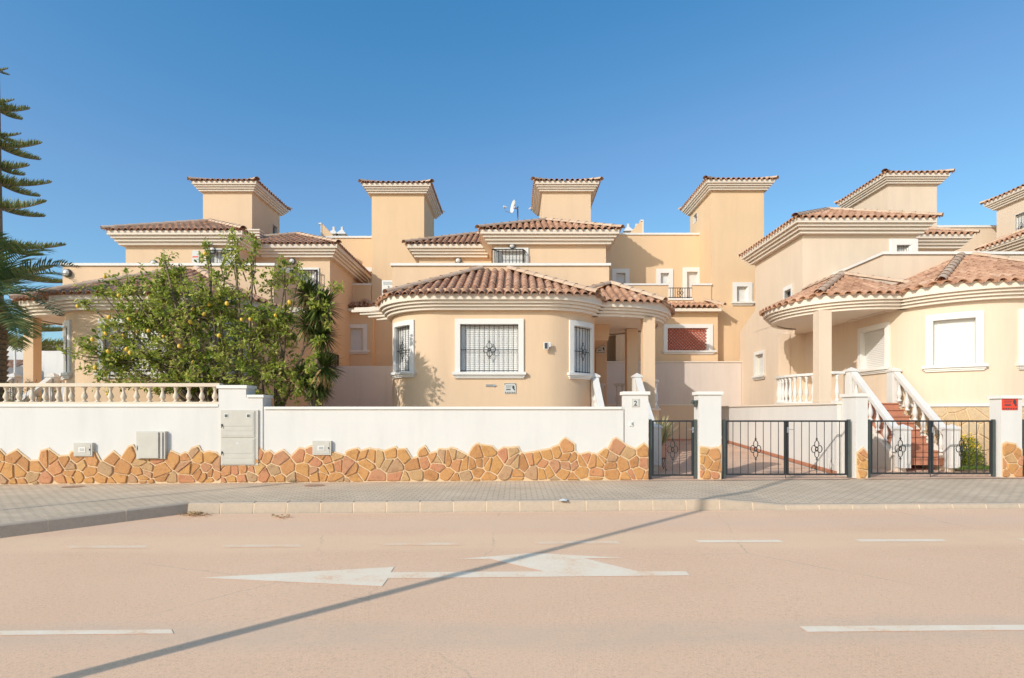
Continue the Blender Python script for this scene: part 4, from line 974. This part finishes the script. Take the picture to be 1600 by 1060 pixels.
m.add(vs,fs); m.build('reflector','whiteplastic',t,smooth=True); m=MB(); e=c+ax*.42-w_*.1; m.tube([tuple(c-w_*.28),tuple(c-w_*.27+ax*.3),tuple(e)],.014,5); m.build('feed_arm','metal',t); m=MB(); m.tube([tuple(e),tuple(e-ax*.12)],.045,8); m.build('receiver','whiteplastic',t)
# pillar lamp between gates
x=XX(1092,YW); z=ZZ(630,YW); t=thing('spotlight',(x-.05,YW+.1,z),'little dark spotlight on the side of the pillar between the small and double gates','lamp')
m=MB(); m.tube([(x,YW+.08,z),(x-.06,YW+.08,z)],.012,6); m.tube([(x-.05,YW+.08,z-.09),(x-.055,YW+.07,z+.06)],[.03,.055],10); m.tube([(x-.05,YW+.08,z+.0),(x-.13,YW+.05,z+.03)],[.02,.045],10); m.build('lamp_head','greensteel',t)
# ------------------------------------------------------------------ walls between the plots
t=thing('party_wall',(6.2,24.5,.8),'plain pink white party wall behind the driveway, half in shade under the red lattice window','wall')
m=MB(); m.box(3.3,9.74,24.5,24.7,0,3.83); m.build('wall','partywall',t); m=MB(); m.box(3.3,9.74,24.46,24.74,3.83,3.88); m.build('wall_cap','trim',t)
t=thing('party_wall',(-5.4,21.4,.5),'pink white party wall in the shady gap left of the middle villa','wall')
m=MB(); m.box(-7.2,-3.6,21.3,21.5,0,ZZ(572,21.3)); m.build('wall','partywall',t)
t=thing('retaining_wall',(7.3,16,.3),'cream white retaining wall along the right side of the driveway behind the double gate','wall')
m=MB(); m.prism([(7.35,12.99),(7.55,12.99),(7.55,20.6),(7.35,20.6)],0,1.86); m.prism([(7.56,20.58),(9.7,20.58),(9.7,20.4),(7.56,20.4)][::-1],0,1.86); m.build('wall','white',t)
m=MB(); m.box(7.31,7.62,12.97,20.6,1.861,1.90); m.box(7.62,9.74,16.6,20.6,1.80,1.895); m.build('wall_cap','trim',t)
m=MB(); m.add([(7.338,12.99,dz(7.3,13)),(7.338,20.4,dz(7.3,20.4)),(7.338,20.4,dz(7.3,20.4)+.10),(7.338,12.99,dz(7.3,13)+.10)],[(0,1,2,3)]); m.build('skirting','terracotta_step',t)
t=thing('garage_wall',(5,20.7,.6),'shaded peach wall closing the driveway below the party wall','wall')
m=MB(); m.box(3.2,7.34,20.62,20.8,0,1.93); m.build('wall','plaster',t); m=MB(); m.box(3.2,7.34,20.59,20.84,1.93,1.97); m.build('wall_cap','trim',t); m=MB(); m.box(4.6,7.3,20.606,20.618,.62,.72); m.build('skirting','terracotta_step',t)
# right bay plinth with pale flags and white band
low=[(10.34,16.2)]+[(12.6-a,b) for a,b in arc(0,16.2,2.26,0,-90,16)][1:]+[(16.2,13.94)]
pp=Path(low)
cladding(hR,lambda s,o:pp.at(s,o+.01),6.5,9,lambda s:.32,21,cw=.42,ch=.34,stone='palestone',full=1.5,mout=.02,name='plinth')
m=MB(); bandbox(m,pp,0,pp.L,1.825,1.90,-.02,.075); m.build('plinth_band','white',hR)
# ------------------------------------------------------------------ vegetation helpers
def leafquad(mb,p,d,n,L,W,t,fold=.25):
    """pointed leaf: p base, d direction, n normal"""
    s=d.cross(n).normalized(); a=p; b=p+d*L*.45+s*W*.5+n*W*fold; c=p+d*L; e=p+d*L*.45-s*W*.5+n*W*fold; m_=p+d*L*.5
    mb.add([tuple(a),tuple(b),tuple(c),tuple(e)],[(0,1,2),(0,2,3)],t)
def rv(r=None):
    while True:
        v=Vector((random.uniform(-1,1),random.uniform(-1,1),random.uniform(-1,1)))
        if .05<v.length<1: return v.normalized()
# ---- lemon tree
random.seed(21)
D0=13.75
lt=thing('lemon_tree',(XX(375,D0),D0,.55),'big sprawling lemon tree with yellow fruit behind the balustrade','tree')
base=Vector((XX(375,D0),D0,.5)); cl=[(155,455,30,22,.5),(195,440,40,30,.6),(250,450,60,42,.8),(215,500,65,45,.9),(300,490,80,50,1.1),(180,560,48,55,.8),(245,560,80,50,1.1),(345,470,50,45,.9),(330,560,85,55,1.2),(400,520,65,50,1.1),(410,580,75,45,1.2),(448,442,30,24,.5),(432,495,40,36,.8),(372,405,26,34,.45),(325,392,9,26,.25),(366,370,20,15,.3),(400,385,13,16,.25),(420,445,30,30,.5),(285,430,22,28,.4),(262,430,16,20,.4),(470,600,50,32,.8),(300,600,110,25,1.0),(345,430,30,25,.5),(265,408,16,14,.3),(525,447,14,6,.2),(448,415,16,14,.3),(130,470,14,16,.3),(205,455,22,14,.4)]
leaf=MB(); br=MB(); lem=[]
tr_top=[]
for k in range(7):
    a=random.uniform(-1,1); mid=base+Vector((a*.7+random.uniform(-.2,.2),random.uniform(-.3,.3),.9)); br.tube([tuple(base+Vector((a*.12,0,0))),tuple(base+Vector((a*.3,0,.45))),tuple(mid)],[.10,.075,.055],6); tr_top.append(mid)
tot=0
for (cx,cy,rx,ry_,dep) in cl:
    c=Vector((XX(cx,D0),D0+random.uniform(-.2,.2),ZZ(cy,D0))); sx=rx/F*D0; sz=ry_/F*D0
    near=min(tr_top,key=lambda q:(q-c).length)
    mid=(near+c)/2+Vector((random.uniform(-.2,.2),random.uniform(-.1,.1),.1)); br.tube([tuple(near),tuple(mid),tuple(c)],[.05,.032,.018],5)
    nt_=max(8,int(sx*sz*max(dep,.35)*185)); nt_=int(min(nt_,105)*(1 if cy>478 else .62))
    for i in range(nt_):
        v=rv()*(random.random()**.5)*(1 if random.random()<.82 else 1.35); tip=c+Vector((v.x*sx,v.y*dep,v.z*sz)); tip.y=max(12.75,min(14.75,tip.y))
        if tip.z<.9: continue
        st=c+(tip-c)*random.uniform(.15,.45)+Vector((0,0,-.05)); kk=(st+tip)/2+rv()*.06
        br.tube([tuple(st),tuple(kk),tuple(tip)],[.010,.007,.004],3,cap=False)
        ax=(tip-kk).normalized(); nl=random.randint(11,19); tone=random.gauss(.55,.15)
        for j in range(nl):
            q=tip-ax*random.uniform(-.02,.30)+rv()*.055; d=(ax*.6+rv()).normalized(); n=(Vector((-.5,-.6,.8))+rv()*.75).normalized()
            L=random.uniform(.08,.135); leafquad(leaf,q,d,n,L,L*.55,max(0,min(1,tone+random.gauss(0,.17)))); tot+=1
        if random.random()<.06: lem.append(tip+Vector((random.uniform(-.05,.05),-.08,-.10)))
# long bare shoots with tufts at the top
for (x0,y0,x1_,y1_) in ((375,470,366,365),(330,450,325,380),(385,470,403,380),(300,460,288,420),(270,470,258,405),(350,440,357,395),(400,460,395,410),(440,470,470,415),(200,470,160,452),(385,440,372,395)):
    a=Vector((XX(x0,D0),D0,ZZ(y0,D0)));b=Vector((XX(x1_,D0),D0-.1,ZZ(y1_,D0))); mid=(a+b)/2+Vector((random.uniform(-.1,.1),0,0)); br.tube([tuple(a),tuple(mid),tuple(b)],[.018,.012,.006],4)
    for j in range(70):
        f=random.random()**.7; p=a.lerp(b,.25+.78*f); d=((b-a).normalized()*.6+rv()).normalized(); L=random.uniform(.08,.12); leafquad(leaf,p+rv()*.05,d,(Vector((-.3,-.4,.6))+rv()*.8).normalized(),L,L*.5,max(0,min(1,random.gauss(.55,.2))))
for (cx,cy,rx,ry_,dep,nn) in ((497,462,14,16,.12,7),(512,492,9,16,.1,5),(503,528,9,12,.1,4),(488,565,12,14,.12,6),(470,430,10,14,.1,5)):
    c=Vector((XX(cx,12.9),12.9,ZZ(cy,12.9))); near=Vector((XX(455,13.6),13.6,c.z-.7)); br.tube([tuple(near),tuple((near+c)/2+Vector((0,0,.1))),tuple(c)],[.02,.012,.006],4)
    for i in range(nn):
        v=rv(); tip=c+Vector((v.x*rx/F*12.9,v.y*dep,v.z*ry_/F*12.9)); br.tube([tuple(c),tuple(tip)],[.006,.003],3)
        for j in range(14):
            q=tip+rv()*.08; L=random.uniform(.08,.13); leafquad(leaf,q,rv(),(Vector((-.5,-.6,.8))+rv()*.75).normalized(),L,L*.55,max(0,min(1,random.gauss(.55,.2))))
br.build('trunk','bark',lt); leaf.build('crown','citrus',lt)
lm=MB(); prof=[(.004,-.052),(.020,-.046),(.037,-.028),(.043,0),(.037,.028),(.022,.044),(.009,.053),(.003,.058)]; lm.lathe(prof,0,0,0,10); me=bpy.data.meshes.new('lemon'); me.from_pydata(lm.v,[],lm.f); me.materials.append(M['lemon']); me.polygons.foreach_set('use_smooth',[True]*len(me.polygons))
fix=[(cx,cy) for cx,cy in ((235,337),(356,384),(325,399),(477,452),(359,476),(366,504),(379,500),(383,505),(388,498),(377,518),(348,526),(224,461),(183,461),(166,495),(171,496),(160,504),(163,521),(150,525),(157,533),(161,548),(166,549),(184,497),(279,541),(427,489),(430,493),(420,484),(126,480),(205,516),(240,519),(272,516),(455,474),(467,478))]
ff=[Vector((XX(a,13.0),13.0+random.uniform(-.25,.1),ZZ(b,13.0))) for a,b in fix[::2] if b>380]+lem[:32]
for p in ff:
    o=bpy.data.objects.new('lemon',me); col.objects.link(o); o.parent=lt; o.location=p-OFF[lt.name]; s=random.uniform(.85,1.15); o.scale=(s,s,s); o.rotation_euler=(random.uniform(-.6,.6),random.uniform(-.6,.6),0)
# ---- yucca with hanging skirt of dry leaves
yt=thing('yucca',(XX(492,13.5),13.5,.55),'tall yucca with sword leaves and dry hanging skirt right of the lemon tree','tree')
lf=MB(); dr=MB(); tk=MB()
heads=[(505,482,1.0,480,1),(486,462,.75,200,0),(508,525,.85,260,0),(488,510,.8,200,0),(492,600,.95,260,1),(512,575,.9,220,0),(470,585,.75,120,1)]
for (hx,hy,sc_,n,trk) in heads:
    c=Vector((XX(hx,13.5)-.02,13.5+random.uniform(-.25,.15),ZZ(hy,13.5)))
    if trk: tk.tube([(XX(488,13.5),13.6,.5),(XX(492,13.5)+random.uniform(-.1,.1),13.6,(c.z+.5)/2),tuple(c)],[.12,.09,.07],8)
    for i in range(n):
        d=rv(); d.z=d.z*.9+.15
        if hy>560 and d.x<-.3: d.x*=-1
        d.normalize(); L=random.uniform(.45,.68)*sc_; s=d.cross(Vector((0,0,1))).normalized(); nn=s.cross(d).normalized(); W=.027; droop=.10*L if d.z<.5 else .03
        p0=c+d*.05;p1=c+d*L*.5+nn*0.0-Vector((0,0,droop*.3));p2=c+d*L-Vector((0,0,droop*1.6))
        t_=max(0,min(1,random.gauss(.42,.2)))
        lf.add([tuple(p0-s*W*.7),tuple(p0+s*W*.7),tuple(p1+s*W),tuple(p1-s*W),tuple(p2)],[(0,1,2,3),(3,2,4)],t_)
    for i in range(n//4):
        d=Vector((random.uniform(-1,1)*.45,random.uniform(-1,1)*.45,-1)).normalized(); L=random.uniform(.35,.6)*sc_; s=d.cross(Vector((0,1,.2))).normalized(); W=.018; p0=c+Vector((d.x*.2,d.y*.2,-.05)); p2=p0+d*L
        dr.add([tuple(p0-s*W),tuple(p0+s*W),tuple(p2)],[(0,1,2)])
tk.build('trunk','bark',yt); lf.build('crown','yucca',yt); dr.build('dry_leaves','drytwig',yt)
# ---- date palm at the left edge
pt_=thing('palm_tree',(-12.95,14.2,0),'date palm with arching feather fronds at the left edge','tree')
tk=MB(); pr_=[(.30,.0)]
z=0; 
while z<4.2: pr_+=[(.22,z),(.265,z+.10),(.21,z+.12)]; z+=.13
tk.lathe(pr_,-12.98,14.2,0,14); tk.build('trunk','bark',pt_)
fr=MB(); rb=MB(); random.seed(4); C0=Vector((-12.98,14.2,4.45))
def frond(c,az,el,L,droop,tone,wid=.60):
    h=Vector((cos(az),sin(az),0)); pts=[]; n=38; p=Vector(c); e=el
    for i in range(n+1):
        pts.append(p.copy()); d=(h*cos(e)+Vector((0,0,1))*sin(e)); p=p+d*(L/n); e-=droop/n*(.5+1.0*i/n)
    rb.tube([tuple(q) for q in pts[::4]],[.024-.0024*k for k in range(len(pts[::4]))],4)
    for i in range(4,n+1):
        d=(pts[i]-pts[i-1]).normalized(); s=d.cross(Vector((0,0,1))).normalized(); up=s.cross(d).normalized(); f=i/n; LL=wid*(sin(pi*min(1,f*.9+.12))**.6)*(.85)+.08
        for sg in (1,-1):
            for r_ in (0,):
                q=pts[i]-d*(L/n)*r_; v=(s*sg*.85+d*.65+up*random.uniform(.0,.35)).normalized(); t2=q+v*LL*random.uniform(.9,1.08)-Vector((0,0,LL*random.uniform(.03,.16))); m2=q+v*LL*.5
                w=v.cross(up).normalized()*.021
                fr.add([tuple(q-w*.5),tuple(q+w*.5),tuple(m2+w),tuple(m2-w),tuple(t2)],[(0,1,2,3),(3,2,4)],max(0,min(1,random.gauss(tone,.14))))
for k in range(15):
    az=2*pi*k*.618+random.uniform(-.2,.2); el=random.choice([1.2,.9,.5,.1,-.3])+random.uniform(-.12,.12)
    if -.9<((az+pi)%(2*pi))-pi<.9: continue
    frond(C0+Vector((0,0,.1)),az,el,random.uniform(1.7,2.1),random.uniform(.9,1.4),.45 if el>0 else .6)
for az,el,L,dr_,tn in ((-.30,1.05,2.35,1.55,.55),(-.12,.62,2.35,1.25,.5),(-.75,.35,2.2,1.2,.65),(-.25,.10,2.2,.95,.6),(.25,.9,2.1,1.2,.4),(-.55,-.35,1.8,.7,.75),(-.2,-.55,1.6,.5,.8),(-1.1,.7,2.0,1.2,.55)): frond(C0+Vector((0,0,.15)),az,el,L,dr_,tn)
rb.build('frond_ribs','palm',pt_); fr.build('crown','palm',pt_)
# ---- norfolk island pine far left
at=thing('norfolk_pine',(-20.1,22.2,0),'tall norfolk island pine with tiered branches at the far left edge','tree')
tk=MB(); tk.tube([(-20.2,22.2,0),(-20.2,22.2,8),(-20.18,22.2,14),(-20.17,22.2,16.1)],[.26,.17,.07,.02],10); tk.build('trunk','bark',at)
nd=MB(); bb=MB(); random.seed(9)
tiers=[(110,.5),(160,.75),(172,1.15),(212,1.0),(229,1.7),(262,1.2),(286,2.05),(325,2.15),(385,2.5),(426,2.95),(505,3.7),(535,4.0)]
for (py,L) in tiers:
    zc=ZZ(py,22.2); nb=5; L*=.86 if 300<py<450 else .93; a0=random.uniform(0,1)
    for k in range(nb):
        az=2*pi*(k+a0*.3)/nb-.05 if L>.8 else 2*pi*k/nb; Lk=L*random.uniform(.88,1.1); n=max(6,int(Lk/.07)); pts=[]
        for i in range(n+1):
            f=i/n; pts.append(Vector((-20.25+cos(az)*Lk*f,22.2+sin(az)*Lk*f,zc-.13*L*.30*sin(pi*f)+.14*f*f*min(L,1.5)-.0)))
        bb.tube([tuple(q) for q in pts[::3]]+[tuple(pts[-1])],.02,4)
        for i in range(1,n+1):
            q=pts[i]; f=i/n; d=(pts[i]-pts[i-1]).normalized(); s=d.cross(Vector((0,0,1))).normalized(); wl=.42*(1-f)**.55*min(1,L/1.2)+.08
            for j in range(9):
                ang=random.uniform(-1,1)*.9; up=random.uniform(.55,1.2); v=(s*sin(ang)*1.0+Vector((0,0,1))*up*.9+d*.55).normalized(); LL=wl*random.uniform(.7,1.2)*(1 if L>1 else .6); e=q+v*LL; w=d.cross(v).normalized()*.022 if abs(d.dot(v))<.99 else s*.02
                w=d*.020; t_=max(0,min(1,random.gauss(.45,.2)))
                nd.add([tuple(q-w),tuple(q+w),tuple(q+v*LL*.55+w*.9),tuple(e),tuple(q+v*LL*.55-w*.9)],[(0,1,2,4),(4,2,3)],t_)
bb.build('branches','bark',at); nd.build('crown','arau',at)
# ---- yellow flowering bush, grass by the plinth, potted plant
bt=thing('flowering_bush',(XX(1512,13.8),13.8,.35),'green bush with yellow flowers against the pale stone plinth','bush')
lf=MB(); fl_=MB(); c=Vector((XX(1510,13.8),13.8,.40))
for i in range(1500):
    v=rv()*(random.random()**.4); v.z=abs(v.z); p=c+Vector((v.x*.36,v.y*.3,v.z*.72)); d=(Vector((v.x,v.y,.7))+rv()*.7).normalized(); leafquad(lf,p,d,rv(),.075,.022,max(0,min(1,random.gauss(.45,.2))))
    if v.z>.5 and random.random()<.28: leafquad(fl_,p+Vector((0,-.02,.05)),rv(),rv(),.05,.05,.5)
lf.build('foliage','citrus',bt); fl_.build('flowers','flower',bt)
g=MB()
for i in range(1800):
    x=random.uniform(10.35,11.9); y=random.uniform(13.25,13.75); p=Vector((x,y,.33)); d=(Vector((0,0,1))+rv()*.5).normalized(); leafquad(g,p,d,rv(),random.uniform(.05,.11),.012,random.random())
g.build('grass','grass',kind='stuff',label='short green grass along the foot of the pale stone plinth',cat='grass')
D=14.0; x=XX(1031,D); zb=dz(x,D)
pt2=thing('potted_plant',(x,D,zb),'spiky potted plant in a clay pot on an iron stand behind the small gate','plant')
m=MB(); m.lathe([(.11,.28),(.15,.32),(.19,.55),(.21,.56),(.21,.61),(.18,.61),(.17,.57)],x,D,zb,16); m.build('pot','pot',pt2,smooth=False)
m=MB()
for k in range(4): a=pi/4+k*pi/2; m.tube([(x+.14*cos(a),D+.14*sin(a),zb+.30),(x+.10*cos(a),D+.10*sin(a),zb+.14),(x+.19*cos(a),D+.19*sin(a),zb)],.010,5)
m.tube([(x+.15*cos(a),D+.15*sin(a),zb+.28) for a in [k*pi/6 for k in range(13)]],.01,5); m.build('stand','iron',pt2)
lf=MB()
for i in range(130):
    a=random.uniform(0,2*pi); e=random.uniform(.7,1.5); L=random.uniform(.45,1.0); d=Vector((cos(a)*cos(e),sin(a)*cos(e),sin(e))); s=d.cross(Vector((0,0,1))).normalized(); p=Vector((x,D,zb+.58)); W=.018
    lf.add([tuple(p-s*W),tuple(p+s*W),tuple(p+d*L*.6+s*W*1.2),tuple(p+d*L*.6-s*W*1.2),tuple(p+d*L-Vector((0,0,.08)))],[(0,1,2,3),(3,2,4)],random.uniform(.5,1))
lf.build('leaves','paleleaf',pt2)
# twiggy bush inside the left garden seen through the balustrade
tb=thing('rose_bush',(XX(20,13.2),13.2,.55),'thin flowering rose bush behind the balustrade near the left porch','bush'); m=MB(); lf=MB()
for i in range(26):
    a=random.uniform(0,2*pi); b0=Vector((XX(22,13.2)+random.uniform(-.3,.3),13.3,.55)); e=b0+Vector((random.uniform(-.5,.7),random.uniform(-.2,.2),random.uniform(1.0,2.0))); m.tube([tuple(b0),tuple((b0+e)/2+rv()*.1),tuple(e)],[.01,.008,.005],4)
    for j in range(22): leafquad(lf,b0.lerp(e,random.uniform(.3,1))+rv()*.08,rv(),rv(),.05,.03,random.random()*.6)
m.build('stems','bark',tb); lf.build('foliage','citrus',tb)
for px,py,lab in ((114,761,'rusty oval cover plate set in the pavement at the left'),(492,759,'rusty cover plate in the pavement below the small meter box right of the cabinet')):
    p=GG(px,py,.175); mc=MB(); n=16; mc.add([(p[0]+.22*cos(2*pi*k/n),p[1]+.17*sin(2*pi*k/n),p[2]+.007) for k in range(n)]+[(p[0],p[1],p[2]+.009)],[(k,(k+1)%n,n) for k in range(n)])
    mc.build('cover_plate','rust',loc=p,label=lab,cat='cover plate')
# leaf litter
lb=MB()
for i in range(90):
    if i<70: p=GG(random.gauss(305,14),random.gauss(805.5,1.6))
    else: p=GG(random.gauss(440,7),random.gauss(809,1.0))
    leafquad(lb,Vector((p[0],p[1],p[2]+.008+random.random()*.02)),Vector((random.uniform(-1,1),random.uniform(-1,1),.15)).normalized(),Vector((0,0,1)),random.uniform(.04,.09),.04,random.uniform(.2,1))
lb.build('leaf_litter','drytwig',kind='stuff',label='dry fallen leaves gathered at the kerb corner',cat='leaves')
pb=MB(); p=GG(880,783.5,.17); pb.add([(p[0]-.07,p[1]-.03,p[2]+.012),(p[0]+.06,p[1]-.045,p[2]+.014),(p[0]+.08,p[1]+.05,p[2]+.03),(p[0]+.0,p[1]+.02,p[2]+.045),(p[0]-.06,p[1]+.05,p[2]+.02)],[(0,1,3),(1,2,3),(3,2,4),(0,3,4)]); pb.build('paper_scrap','paper',loc=p,label='crumpled white paper scrap lying on the kerb',cat='litter')
# ------------------------------------------------------------------ street lamp and traffic sign (out of frame, they cast the shadows)
AZ=radians(44.0); EL=radians(28.5)
sd=Vector((sin(AZ),cos(AZ),0))
a=Vector(GG(100,1060)); b=Vector(GG(1095,798))
AZ=atan2(b.x-a.x,b.y-a.y); sd=Vector((sin(AZ),cos(AZ),0)); base=a-sd*3.3
t=thing('street_lamp',(base.x,base.y,SL*base.x+.0),'slim grey street lamp pole standing just outside the left of the picture','street lamp')
m=MB(); m.tube([(base.x,base.y,SL*base.x),(base.x,base.y,9.4)],[.075,.045],12); m.tube([(base.x,base.y,9.38),(base.x-.5,base.y+.1,9.6)],.03,8); m.build('pole','metal',t); m=MB(); m.box(base.x-1.0,base.x-.45,base.y-.02,base.y+.22,9.55,9.67); m.build('lamp_head','metal',t,bevel=.03)
m=MB(); m.lathe([(.16,0),(.16,.03),(.11,.05),(.1,.4),(.075,.45)],base.x,base.y,SL*base.x,12); m.build('base','metal',t)
a=Vector((XX(2,8.2),8.2,0)); q=Vector((-4.85,12.4,0)); dd=Vector((sd.x,sd.y,0)); b0=q-dd*5.75
t=thing('traffic_sign',(b0.x,b0.y,.1),'round traffic sign on a thin pole outside the left of the picture','road sign')
m=MB(); m.tube([(b0.x,b0.y,.05),(b0.x,b0.y,3.30)],.034,8); m.build('pole','metal',t); m=MB(); n=20
m.prism([(0,0)],0,0) if False else None
vs=[(b0.x+.03+.28*cos(2*pi*k/n)*.35,b0.y-.035+.28*cos(2*pi*k/n)*.94*0,3.0+.28*sin(2*pi*k/n)) for k in range(n)]
u=Vector((.55,.83,0)); vs=[tuple(Vector((b0.x,b0.y,3.02))+u*.29*cos(2*pi*k/n)+Vector((0,0,1))*.29*sin(2*pi*k/n)+Vector((.05,-.035,0))) for k in range(n)]; vs+=[tuple(Vector(p)+Vector((.02,-.013,0))) for p in vs]
m.add(vs,[tuple(range(n))[::-1],tuple(range(n,2*n))]+[(k,(k+1)%n,n+(k+1)%n,n+k) for k in range(n)]); m.build('plate','metal',t)
# ------------------------------------------------------------------ distant white houses and lamp post on the left
D=46; t=thing('white_house',(-38,D,0),'distant white house with red tiled roofs seen through the left porch','house')
m=MB(); m.box(-46,-32.6,D,D+8,0,ZZ(541,D)); m.box(XX(88,D),-33,D-1.2,D,0,ZZ(538,D)); m.box(-46,XX(60,D),D-3,D,0,ZZ(575,D)); m.box(XX(50,D),XX(100,D),D-4.2,D-3.01,0,ZZ(598,D)); m.build('wall','white',t)
m=MB(); facet(m,(0,1),ZZ(556,D-3.4),D-3.4,.35,46,-XX(28,D),lambda u:D-3.4,lambda u:D-1.6); facet(m,(0,1),ZZ(575,D-3.4),D-3.4,.35,-XX(66,D),-XX(22,D),lambda u:D-3.4,lambda u:D-1.4); facet(m,(0,1),ZZ(575,D-4.5),D-4.5,.35,-XX(100,D),-XX(78,D),lambda u:D-4.5,lambda u:D-3.3); m.build('roof','tile',t)
m=MB(); m.box(XX(12,D),XX(40,D),D-3.3,D-2.99,ZZ(578,D),ZZ(566,D)); m.box(XX(28,D),XX(60,D),D-3.3,D-2.99,ZZ(582,D),ZZ(577,D)); m.build('ledge','whitetrim',t)
D=30; x=XX(23.5,D); t=thing('lamp_post',(x,D,0),'slim white lamp post behind the left porch','street lamp'); m=MB(); m.tube([(x,D,0),(x,D,ZZ(545,D))],[.065,.05],10); m.build('pole','whiteplastic',t); m=MB(); m.lathe([(.06,0),(.16,.1),(.2,.35),(.05,.5)],x,D,ZZ(545,D),10); m.build('lamp_head','metal',t)
# a low hedge/tree behind on far left
# ------------------------------------------------------------------ camera, light, sky
cam=bpy.data.cameras.new('camera'); co=bpy.data.objects.new('camera',cam); col.objects.link(co); co.location=(0,0,H); co.rotation_euler=(radians(90),0,0)
cam.sensor_width=36; cam.lens=F/1600*36; cam.shift_x=-(CX-800)/1600; cam.shift_y=(CY-530)/1600; cam.clip_end=3000; cam.clip_start=.05
sc0=bpy.context.scene; sc0.camera=co
sun=bpy.data.lights.new('sun','SUN'); so=bpy.data.objects.new('sun',sun); col.objects.link(so); sun.energy=2.82; sun.angle=radians(.5); sun.color=(1,.955,.885)
L=Vector((sd.x*cos(EL),sd.y*cos(EL),-sin(EL))); so.rotation_euler=L.to_track_quat('-Z','Y').to_euler(); so.location=(-10,-10,20)
w=bpy.data.worlds.new('World'); sc0.world=w; w.use_nodes=True; nt=w.node_tree; bg=nt.nodes['Background']; sk=nt.nodes.new('ShaderNodeTexSky'); sk.sky_type='NISHITA'; sk.sun_disc=False
sk.sun_elevation=EL; to=-L; sk.sun_rotation=atan2(to.x,to.y); sk.altitude=0; sk.air_density=1.0; sk.dust_density=1.35; sk.ozone_density=2.5
sp_=nt.nodes.new('ShaderNodeSeparateColor'); lk(nt,sk.outputs[0],sp_.inputs[0]); cb=nt.nodes.new('ShaderNodeCombineColor')
def mth(op,a,b):
    m=nt.nodes.new('ShaderNodeMath'); m.operation=op
    for i,v in enumerate((a,b)):
        if hasattr(v,'is_output'): lk(nt,v,m.inputs[i])
        else: m.inputs[i].default_value=v
    return m.outputs[0]
lk(nt,mth('MINIMUM',mth('MULTIPLY',mth('POWER',sp_.outputs[0],2.2),.56),mth('ADD',mth('MULTIPLY',sp_.outputs[0],.74),mth('MULTIPLY',mth('MAXIMUM',mth('SUBTRACT',sp_.outputs[0],2.4),0.0),.25))),cb.inputs[0])
lk(nt,mth('MULTIPLY',sp_.outputs[1],1.0),cb.inputs[1]); lk(nt,mth('MINIMUM',mth('MULTIPLY',mth('POWER',sp_.outputs[2],.79),1.45),mth('MULTIPLY',sp_.outputs[2],1.2)),cb.inputs[2])
lk(nt,cb.outputs[0],bg.inputs[0]); bg.inputs[1].default_value=.15
vs_=sc0.view_settings; vs_.view_transform='Standard'; vs_.look='None'; vs_.gamma=1; vs_.exposure=.25

try:
    sc0.cycles.max_bounces=12; sc0.cycles.diffuse_bounces=8
except Exception: pass
